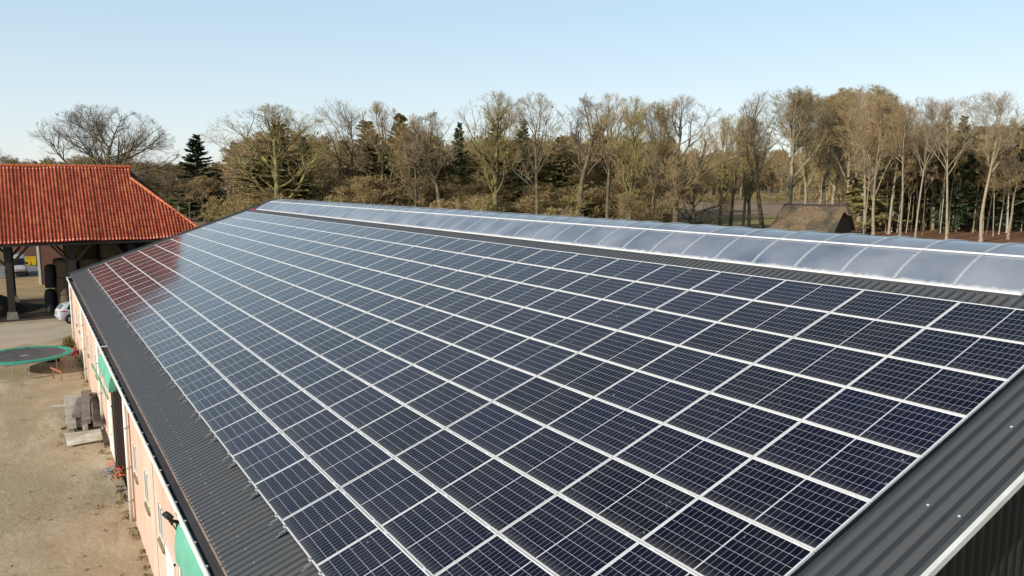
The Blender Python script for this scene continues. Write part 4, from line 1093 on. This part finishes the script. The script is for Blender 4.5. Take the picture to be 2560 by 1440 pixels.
def env_dist(P, D, zc, rx, rz):
    """distance along D to the crown's ellipsoid"""
    p = (P - [0, 0, zc]) / [rx, rx, rz]; d = D / [rx, rx, rz]
    a = (d * d).sum(-1); b = (p * d).sum(-1); c = (p * p).sum(-1) - 1
    disc = np.maximum(b * b - a * c, 0); return np.maximum((-b + np.sqrt(disc)) / a, .15)
def bare_tree(seed, H=22., r=.40, clear=.3, rx=6., n1=11, a1=48, n2=8, n3=6, n4=5, up=.10, wob=.10, tw=.03, lean=.02, lod=0, top=.72, ntwig=3, bushy=1.0, wander0=.035, a2=38):
    rg = np.random.default_rng(seed); tk, cr = Acc(), Acc()
    zc = H * (clear + 1) / 2 + H * .03; rz = H - zc; lz = H * top
    tr_ = grow_lines(rg, np.zeros((1, 3)), nrm(np.array([[rg.normal(0, lean), rg.normal(0, lean), 1.]])), np.array([lz]), 9, wander0, .05)
    r0, r1 = np.array([r]), np.array([r * .30]); V, Q = tubes(tr_, r0, r1, 7 if lod == 0 else 5); tk.add(V, None, Q)
    fl_ = grow_lines(rg, np.zeros((1, 3)), np.array([[0, 0, 1.]]), np.array([H * .03]), 2, 0, 0); V, Q = tubes(fl_, r0 * 1.4, r0 * .95, 7); tk.add(V, None, Q)
    P, D, L1, R1 = kids(rg, tr_, np.array([H]), r0, r1, n1, clear / top * .9, a1, 13, .4, .5, 1.0)
    # two or three leaders carry the trunk's tip on into the crown
    kt = 3; P = np.concatenate([P, np.repeat(tr_[:, -1], kt, 0)]); Dt = nrm(np.array([0, 0, 1.]) + rg.normal(0, .32, (kt, 3))); D = np.concatenate([D, Dt]); R1 = np.append(R1, np.full(kt, r * .26))
    D = nrm(D + [0, 0, .10])
    L1 = env_dist(P, nrm(D + [0, 0, up * 2.5]), zc, rx, rz) * rg.uniform(.80, 1.0, len(P))
    l1p = grow_lines(rg, P, D, L1, 8, wob, up); R1 = np.maximum(R1, r * .16); e1 = R1 * .22
    V, Q = tubes(l1p, R1, e1, 5 if lod == 0 else 4); (tk if lod == 0 else cr).add(V, None, Q)
    def nxt(par, L_, ra, rb, m_, tmin, ang, ratio, K, rmin, rmax, w_, u_, sides, slack=0., limb=False):
        P, D, L2, R2 = kids(rg, par, L_, ra, rb, m_, tmin, ang, 13, ratio, .25)
        L2 = np.minimum(L2, env_dist(P, nrm(D + [0, 0, u_]), zc, rx, rz) * rg.uniform(.85, 1.12, len(P)) + slack); R2 = np.clip(R2, rmin, rmax)
        l2 = grow_lines(rg, P, D, L2, K, w_, u_); V, Q = tubes(l2, R2, R2 * .35, sides); (tk if limb and lod == 0 else cr).add(V, None, Q); return l2, L2, R2
    l2, L2, R2 = nxt(l1p, L1, R1, e1, n2, .18, a2, .42, 5, .022, .12, wob * 1.1, up, 4 if lod == 0 else 3, 0., True)
    l3, L3, R3 = nxt(l2, L2, R2, R2 * .35, n3, .15, 36, .52, 4, .014, .04, wob * 1.2, up, 3, .1)
    P, D, L4, R4 = kids(rg, l3, L3, R3, R3 * .5, n4, .12, 32, 14, .8, .3); L4 = np.clip(L4, .45, 1.5 * bushy)
    L4 = np.minimum(L4, env_dist(P, D, zc, rx, rz) * 1.1 + .35)
    D = nrm(D + [0, 0, .18]); V, T = slivers(rg, P, D, L4, tw); cr.add(V, T)
    if ntwig:
        k = ntwig; t_ = rg.uniform(.2, .9, (len(P), k, 1)); P2 = (P[:, None] + D[:, None] * L4[:, None, None] * t_).reshape(-1, 3)
        D2 = nrm(np.repeat(D, k, 0) + rg.normal(0, .45, (len(P2), 3))); V, T = slivers(rg, P2, D2, np.repeat(L4, k) * .55, tw * .8); cr.add(V, T)
    return tk, cr
def spruce(seed, H=20., W=7., clear=.05, dens=1.0, droop=-.25, irregular=.15, size=1.0):
    rg = np.random.default_rng(seed); tk, cr = Acc(), Acc()
    t0 = grow_lines(rg, np.zeros((1, 3)), np.array([[0, 0, 1.]]), np.array([H]), 6, .01, .02); V, Q = tubes(t0, np.array([.28]), np.array([.03]), 6); tk.add(V, None, Q)
    nb = int(150 * dens); z = clear + (1 - clear) * rg.random(nb) ** .85; L_ = W / 2 * (1.02 - z) ** .8 * rg.uniform(1 - irregular, 1 + irregular, nb) + .25
    a = rg.uniform(0, 6.283, nb); D = np.stack([np.cos(a), np.sin(a), droop + .7 * z], 1); P = np.stack([0 * a, 0 * a, z * H], 1)
    br = grow_lines(rg, P, nrm(D), L_, 4, .05, .05); V, Q = tubes(br, np.full(nb, .05), np.full(nb, .015), 3); cr.add(V, None, Q)
    m_ = 30; P, D, L2, _ = kids(rg, br, L_, np.full(nb, .05), np.full(nb, .02), m_, .12, 55, 18, .28, .5)
    D = nrm(D * [1, 1, .35] + [0, 0, -.28]); L2 = np.clip(L2, .3, 1.0) * size
    e = nrm(np.cross(D, rg.normal(size=D.shape))) * .17 * size
    V = np.stack([P - e * .5, P + e, P + D * L2[:, None], P + D * L2[:, None] * .5 - e], 1).reshape(-1, 3); b = (np.arange(len(P)) * 4)[:, None]
    cr.add(V, None, b + [0, 1, 2, 3]); return tk, cr
def proto_pair(name, pair, bark, twig):
    out = []
    for nm, acc in (('trunk', pair[0]), ('crown', pair[1])):
        V, T, Q = acc.arrays(); me = mesh_np(name + '_' + nm, V, T, Q, smooth=(nm == 'trunk')); me.materials.append(MATS[bark if nm == 'trunk' else twig]); out.append(me)
    V = pair[1].arrays()[0]; ext = np.percentile(V, [2.5, 97.5], axis=0); return dict(me=out, H=float(np.percentile(V[:, 2], 99.8)), W=float((ext[1] - ext[0])[:2].mean()), acc=pair)
PR = {}
def PT(k, bark, twig, *a, **kw): PR[k] = proto_pair(k, bare_tree(*a, **kw), bark, twig)
PT('oak_a', 'bark_dark', 'twig_brown', 11, 20, .44, .22, 6.2, 10, 52, wob=.15, up=.10, tw=.024, n2=7, n3=5, n4=4)
PT('oak_b', 'bark_moss', 'twig_olive', 12, 21, .46, .24, 6.0, 10, 46, wob=.14, up=.11, tw=.024, n2=7, n3=5, n4=4)
PT('oak_c', 'bark_dark', 'twig_brown', 13, 22, .40, .30, 5.0, 9, 38, wob=.12, up=.13, tw=.024, n2=7, n3=5, n4=4)
PT('oak_d', 'bark_dark', 'twig_grey', 10, 22, .40, .34, 5.2, 9, 36, wob=.11, up=.13, tw=.024, n2=7, n3=5, n4=4)
PT('fork_a', 'bark_dark', 'twig_grey', 14, 24, .34, .30, 4.4, 9, 30, wob=.09, up=.10, tw=.022, n2=6, n3=5, n4=3, top=.66)
PT('fork_b', 'bark_dark', 'twig_brown', 15, 24, .34, .34, 4.2, 9, 30, wob=.09, up=.10, tw=.022, n2=7, n3=5, n4=4, top=.70)
PT('beech_a', 'bark_pale', 'twig_red', 16, 24, .27, .26, 4.2, 13, 24, wob=.06, up=.06, n3=6, n4=5, top=.82, tw=.024)
PT('beech_b', 'bark_pale', 'twig_olive', 17, 24, .27, .28, 4.0, 13, 22, wob=.06, up=.06, n3=6, n4=4, top=.82, tw=.024)
PT('tall_a', 'bark_pale', 'twig_grey', 18, 25, .21, .50, 4.3, 9, 36, wob=.09, up=.09, tw=.022, n2=7, n3=5, n4=4, top=.76, wander0=.022)
PT('tall_b', 'bark_pale', 'twig_brown', 19, 25, .18, .42, 3.5, 10, 36, wob=.09, up=.08, tw=.022, n2=6, n3=5, n4=4, top=.80, wander0=.022)
PT('big_oak', 'bark_dark', 'twig_dark', 27, 20, .60, .16, 10.0, 15, 60, wob=.12, up=.07, tw=.026, n2=9, n3=6, n4=4, top=.66)
PT('mossy_oak', 'bark_dark', 'twig_brown', 31, 11, .40, .06, 8.5, 16, 68, wob=.20, up=.02, tw=.028, n2=8, n3=6, n4=4, top=.62)
PT('young', 'bark_dark', 'twig_brown', 33, 10, .15, .26, 2.8, 12, 34, wob=.06, up=.10, n2=6, n3=5, tw=.03, bushy=.7)
PT('birch', 'bark_birch', 'twig_red', 35, 18, .13, .35, 2.4, 12, 34, wob=.10, up=.04, n2=5, n3=5, n4=4, tw=.026, top=.85, lean=.06)
PR['spruce'] = proto_pair('spruce', spruce(41, 20, 8.5, .04, 1.3), 'bark_dark', 'needles')
PR['fir'] = proto_pair('fir', spruce(42, 20, 7, .3, 1.1, .0, .7, 1.05), 'bark_dark', 'needles_olive')
PR['pine'] = proto_pair('pine', spruce(43, 20, 8, .45, .9, .1, .5, 1.2), 'bark_pale', 'needles')
def pr_bare(k): return k not in ('spruce', 'fir', 'pine', 'birch')
def tree(px, by, top, wpx, kind, name, label, cat='tree', group=None, rz=None):
    p = gp(px, by); s_ = F / depth(p); H = (by - top) / s_; W = wpx * (.96 if pr_bare(kind) else 1.0) / s_; pr = PR[kind]
    r_ = empty(name, (p[0], p[1], GZ - .05), (px * 1.7) % 6.28 if rz is None else rz)
    link_mesh('trunk', pr['me'][0], parent=r_); link_mesh('crown', pr['me'][1], parent=r_)
    r_.scale = (W / pr['W'], W / pr['W'], H / pr['H']); tag(r_, label, cat, group); return r_
TR = 'bare_tree'
tree(262, 560, 268, 262, 'big_oak', TR, 'wide spreading bare tree standing alone above the red barn roof', rz=.6)
tree(12, 560, 366, 110, 'fork_a', TR, 'small bare tree at the far left edge above the red roof')
tree(500, 552, 340, 95, 'spruce', 'spruce_tree', 'dark green spruce between the lone oak and the woods')
tree(478, 557, 446, 62, 'young', TR, 'young bare tree left of its twin at the paddock fence')
tree(514, 560, 440, 72, 'young', TR, 'young bare tree right of its twin at the paddock fence', rz=2)
tree(448, 552, 410, 50, 'birch', 'birch_tree', 'thin pale birch behind the left young paddock tree')
tree(524, 545, 405, 46, 'birch', 'birch_tree', 'white birch trunk behind the right young paddock tree')
tree(697, 590, 268, 245, 'oak_b', TR, 'big mossy bare tree rising from the far end of the skylight', rz=1.2)
tree(705, 578, 316, 130, 'fir', 'conifer_tree', 'dark ragged conifer inside the crown of the mossy tree')
tree(642, 570, 380, 60, 'birch', 'birch_tree', 'leaning white birch left of the mossy tree')
tree(768, 572, 345, 60, 'spruce', 'conifer_tree', 'small dark conifer right of the mossy tree')
tree(862, 584, 252, 135, 'fork_a', TR, 'tall forked bare tree standing clear right of the mossy tree', rz=.3)
tree(812, 588, 400, 90, 'oak_c', TR, 'low bare tree left of the tall forked one')
tree(925, 574, 308, 105, 'fir', 'conifer_tree', 'olive green ragged conifer right of the tall forked tree')
tree(962, 586, 260, 135, 'oak_c', TR, 'bare tree with upright crown between two olive conifers', rz=2.2)
tree(1006, 578, 290, 80, 'fir', 'conifer_tree', 'pointed yellow green conifer with a narrow tip', rz=1)
tree(1040, 590, 290, 90, 'oak_a', TR, 'dark trunked bare tree right of the pointed conifer')
tree(1103, 590, 283, 120, 'oak_d', TR, 'rounded bare tree left of the slim dark conifer', rz=4)
tree(1150, 576, 312, 62, 'spruce', 'conifer_tree', 'slim dark conifer left of the broad central tree')
tree(1236, 592, 236, 170, 'oak_b', TR, 'broad bare tree with a domed crown in the centre', rz=3)
tree(1237, 576, 314, 78, 'fir', 'conifer_tree', 'brownish conifer hidden in the domed central crown')
tree(1306, 578, 308, 74, 'spruce', 'conifer_tree', 'dark green conifer right of the domed central tree')
tree(1340, 594, 240, 135, 'fork_b', TR, 'bare tree with a high forked crown behind the dark green conifer', rz=5)
tree(1400, 574, 345, 64, 'fir', 'conifer_tree', 'olive conifer between two high bare crowns')
tree(1443, 594, 243, 150, 'oak_d', TR, 'greyish bare tree right of the olive conifer', rz=.9)
tree(1493, 572, 315, 66, 'fir', 'conifer_tree', 'bushy brown green conifer under the greyish bare crown')
tree(1520, 596, 240, 115, 'fork_b', TR, 'bare tree with fine twigs beside the bushy brown green conifer', rz=1.9)
tree(1572, 598, 248, 125, 'oak_b', TR, 'bare tree with a stout dark trunk and low forks', rz=2.7)
tree(1628, 594, 262, 95, 'beech_b', TR, 'yellowish bare tree with a dense upright crown')
tree(1690, 598, 246, 185, 'oak_a', TR, 'large bare tree with a wide open crown right of centre', rz=.2)
tree(1640, 596, 452, 110, 'oak_a', TR, 'low mossy tree with sprawling limbs over the meadow edge')
tree(1735, 580, 420, 165, 'mossy_oak', TR, 'low wide olive brown tree beside the meadow trunks', rz=2.4)
tree(1560, 600, 480, 100, 'oak_c', TR, 'low tangled tree under the stout dark trunk', rz=4.4)
tree(1800, 572, 296, 85, 'oak_b', TR, 'first trunk at the meadow, with a thin mossy crown', rz=1)
tree(1826, 573, 290, 110, 'oak_c', TR, 'dark forked trunk second along the meadow', rz=3)
tree(1857, 574, 296, 90, 'beech_b', TR, 'pale trunk third along the meadow')
tree(1872, 575, 310, 90, 'oak_b', TR, 'dark trunk fourth along the meadow, close to the pale one', rz=5)
tree(1906, 578, 234, 125, 'fork_a', TR, 'tall slim tree fifth along the meadow, overtopping its neighbours', rz=2.2)
tree(1970, 560, 224, 150, 'beech_b', TR, 'tall dark trunk behind the left end of the thatched shed', rz=.4)
tree(2012, 545, 240, 110, 'beech_a', TR, 'beech just right of the tall dark trunk behind the thatched shed')
tree(2046, 552, 250, 90, 'beech_b', TR, 'beech behind the middle of the thatched roof')
tree(2080, 548, 236, 130, 'beech_a', TR, 'beech with dense reddish twigs behind the thatched ridge', rz=1)
tree(2112, 556, 226, 140, 'beech_a', TR, 'highest dense beech above the right end of the thatched shed', rz=3)
tree(2145, 566, 222, 140, 'beech_b', TR, 'dense beech rising just right of the thatched shed', rz=5)
tree(2160, 582, 236, 120, 'tall_b', TR, 'pale thin trunk next to the gable of the thatched shed', rz=5)
tree(2183, 588, 250, 105, 'beech_a', TR, 'beech between the shed and the pale tall trunks')
tree(2222, 585, 264, 110, 'tall_b', TR, 'leaning bare tree left of the first pale tall trunk', rz=2)
tree(2249, 594, 258, 90, 'tall_b', TR, 'first pale tall trunk at the forest edge right of the shed', rz=.1)
tree(2288, 596, 248, 90, 'tall_a', TR, 'second pale tall trunk at the forest edge, slightly crooked', rz=4)
tree(2366, 600, 250, 115, 'tall_a', TR, 'third pale tall trunk, leaning, with a conifer behind', rz=1.1)
tree(2452, 604, 236, 150, 'tall_a', TR, 'tallest pale leaning trunk near the right edge with a fan crown', rz=2.6)
tree(2520, 598, 400, 110, 'tall_b', TR, 'orange brown slender tree at the right edge of the woods')
tree(2390, 580, 296, 70, 'spruce', 'conifer_tree', 'narrow green conifer behind the third pale trunk')
tree(2330, 574, 318, 74, 'pine', 'conifer_tree', 'green conifer between the second and third pale trunks')
tree(2525, 578, 322, 90, 'spruce', 'conifer_tree', 'broad green conifer near the right edge', rz=3)
tree(2590, 580, 330, 90, 'pine', 'conifer_tree', 'conifer cut by the right edge of the frame')
# the wood behind as one mass: low-detail trees, conifers and thicket
lodp = [bare_tree(51, 20, .22, .18, 4.6, 13, 44, 6, 5, 4, wob=.12, tw=.075, lod=1, ntwig=2), bare_tree(52, 20, .18, .22, 3.8, 13, 38, 6, 5, 4, wob=.08, tw=.075, lod=1, ntwig=2),
        bare_tree(53, 20, .20, .12, 4.6, 16, 50, 6, 5, 4, wob=.16, tw=.08, lod=1, ntwig=2)]
lodt = [bare_tree(56, 20, .13, .48, 2.4, 9, 38, 5, 4, 4, wob=.08, up=.08, tw=.06, lod=1, ntwig=2, top=.85, wander0=.02), bare_tree(57, 20, .10, .40, 2.0, 10, 40, 5, 4, 4, wob=.10, up=.06, tw=.06, lod=1, ntwig=2, top=.88, wander0=.02)]
lods = [spruce(54, 20, 7, .05, .5, size=1.5), spruce(55, 20, 6.5, .25, .45, -.05, .4, 1.6)]
def packed(pair, only=None):
    out = []
    for a in pair:
        out.append(a.arrays())
    return out
def unit(pk):
    V = pk[1][0]; h = np.percentile(V[:, 2], 99.7); e = np.percentile(V, [3, 97], axis=0); w_ = (e[1] - e[0])[:2].mean()
    return [(v * [8 / w_, 8 / w_, 20 / h], t, q) for v, t, q in pk]
LB = [unit(packed(p)) for p in lodp]; LT = [unit(packed(p)) for p in lodt]; LS = [unit(packed(p)) for p in lods]
def scatter(name, items, mats, label, cat):
    """items: list of (x, y, H, W, proto, mat trunk, mat crown, seed)"""
    Vs, Ts, Qs, Mt, Mq = [], [], [], [], []; n = 0
    for (x, y, H, W, pr, m0, m1, sd_) in items:
        ca, sa = math.cos(sd_ * 2.1), math.sin(sd_ * 2.1)
        for k, (V, T, Q) in enumerate(pr):
            U = V.copy(); U[:, 0] = (V[:, 0] * ca - V[:, 1] * sa) * W / 8.; U[:, 1] = (V[:, 0] * sa + V[:, 1] * ca) * W / 8.; U[:, 2] *= H / 20.; U += [x, y, GZ - .05]
            Vs.append(U)
            if T is not None: Ts.append(T + n); Mt.append(np.full(len(T), (m0, m1)[k]))
            if Q is not None: Qs.append(Q + n); Mq.append(np.full(len(Q), (m0, m1)[k]))
            n += len(V)
    me = mesh_np(name, np.concatenate(Vs), np.concatenate(Ts), np.concatenate(Qs))
    for mm in mats: me.materials.append(MATS[mm])
    me.polygons.foreach_set('material_index', np.concatenate(Mt + Mq).astype(np.int32)); me.update()
    o = bpy.data.objects.new(name, me); col.objects.link(o); tag(o, label, cat, kind='stuff'); return o
WM = ['bark_dark', 'twig_brown', 'twig_olive', 'twig_red', 'needles', 'needles_olive', 'bark_birch', 'bark_pale', 'twig_grey']
rs = random.Random(77)
def band(px0, px1, by0, by1, top0, top1, n, conf, wrange=(7, 11), birch=0.0, pool=None):
    pool = pool or LB
    out = []
    for k in range(n):
        px = px0 + (px1 - px0) * (k + rs.random()) / n; by = rs.uniform(by0, by1); p = gp(px, by); s_ = F / depth(p); H = (by - rs.uniform(top0, top1)) / s_
        if rs.random() < conf: out.append((p[0], p[1], H * .95, rs.uniform(6, 9), LS[rs.randrange(2)], 0, rs.choice((4, 5, 5)), rs.random() * 9))
        else: out.append((p[0], p[1], H, rs.uniform(*wrange), pool[rs.randrange(len(pool))], 6 if rs.random() < birch else rs.choice((0, 7)), rs.choice((1, 1, 2, 2, 8)), rs.random() * 9))
    return out
items = band(600, 1660, 556, 575, 330, 410, 66, .05) + band(580, 1690, 540, 556, 330, 395, 62, .07) + band(600, 1690, 528, 540, 335, 385, 54, .08) + band(620, 1600, 574, 590, 430, 510, 50, .03, (7, 10))
scatter('woodland', items, WM, 'dense brown wood of bare trees and conifers behind the skylight', 'woodland')
items = band(2150, 2800, 574, 592, 290, 380, 46, .05, (3, 4.5), .4, LT) + band(2150, 2800, 560, 576, 300, 360, 60, .10, (3.5, 5), .35, LT) + band(2170, 2800, 545, 560, 315, 370, 60, .18, (4, 6), .3, LT) + band(2160, 2750, 530, 545, 320, 370, 44, .35, (7, 9), .2)
scatter('woodland', items, WM, 'mixed birch and conifer forest at the right behind the pale trunks', 'woodland')
items = band(-160, 340, 505, 520, 385, 415, 34, .05) + band(330, 620, 528, 546, 412, 440, 24, .12, (7, 10), .3) + band(330, 640, 515, 528, 402, 422, 22, .15)
scatter('woodland', items, WM, 'low brown woods on the left horizon between barn and spruce', 'woodland')
items = band(1680, 2260, 488, 500, 372, 410, 90, .12, (11, 16)) + band(1980, 2180, 528, 545, 300, 350, 10, .0, (5, 7)) + band(-200, 700, 492, 500, 405, 425, 44, .2, (10, 14))
scatter('woodland', items, WM, 'distant tree line across the ploughed field', 'woodland')
# leafless undergrowth
th0 = bare_tree(61, 5, .05, .02, 2.6, 16, 46, 4, 4, 4, wob=.2, up=.04, tw=.06, lod=1, ntwig=2, top=.5)
TB = unit(packed(th0)); items = []
for (a, b, y0_, y1_, n_) in ((560, 1640, 556, 598, 130), (2150, 2750, 556, 566, 22), (400, 640, 530, 538, 18), (1740, 2150, 500, 512, 30)):
    for k in range(n_):
        p = gp(rs.uniform(a, b), rs.uniform(y0_, y1_)); items.append((p[0], p[1], rs.uniform(2.5, 6.5) if a > 1650 or a < 500 else rs.uniform(2.5, 8), rs.uniform(4, 8), TB, 0, rs.choice((1, 2, 2, 2, 8)), rs.random() * 9))
for k in range(230):
    p = gp(rs.uniform(-300, 2900), rs.uniform(479, 490)); items.append((p[0], p[1], rs.uniform(13, 19), rs.uniform(18, 30), TB, 0, rs.choice((1, 2, 3)), rs.random() * 9))
scatter('undergrowth', items, WM, 'tangled leafless thicket at the foot of the woods', 'undergrowth')
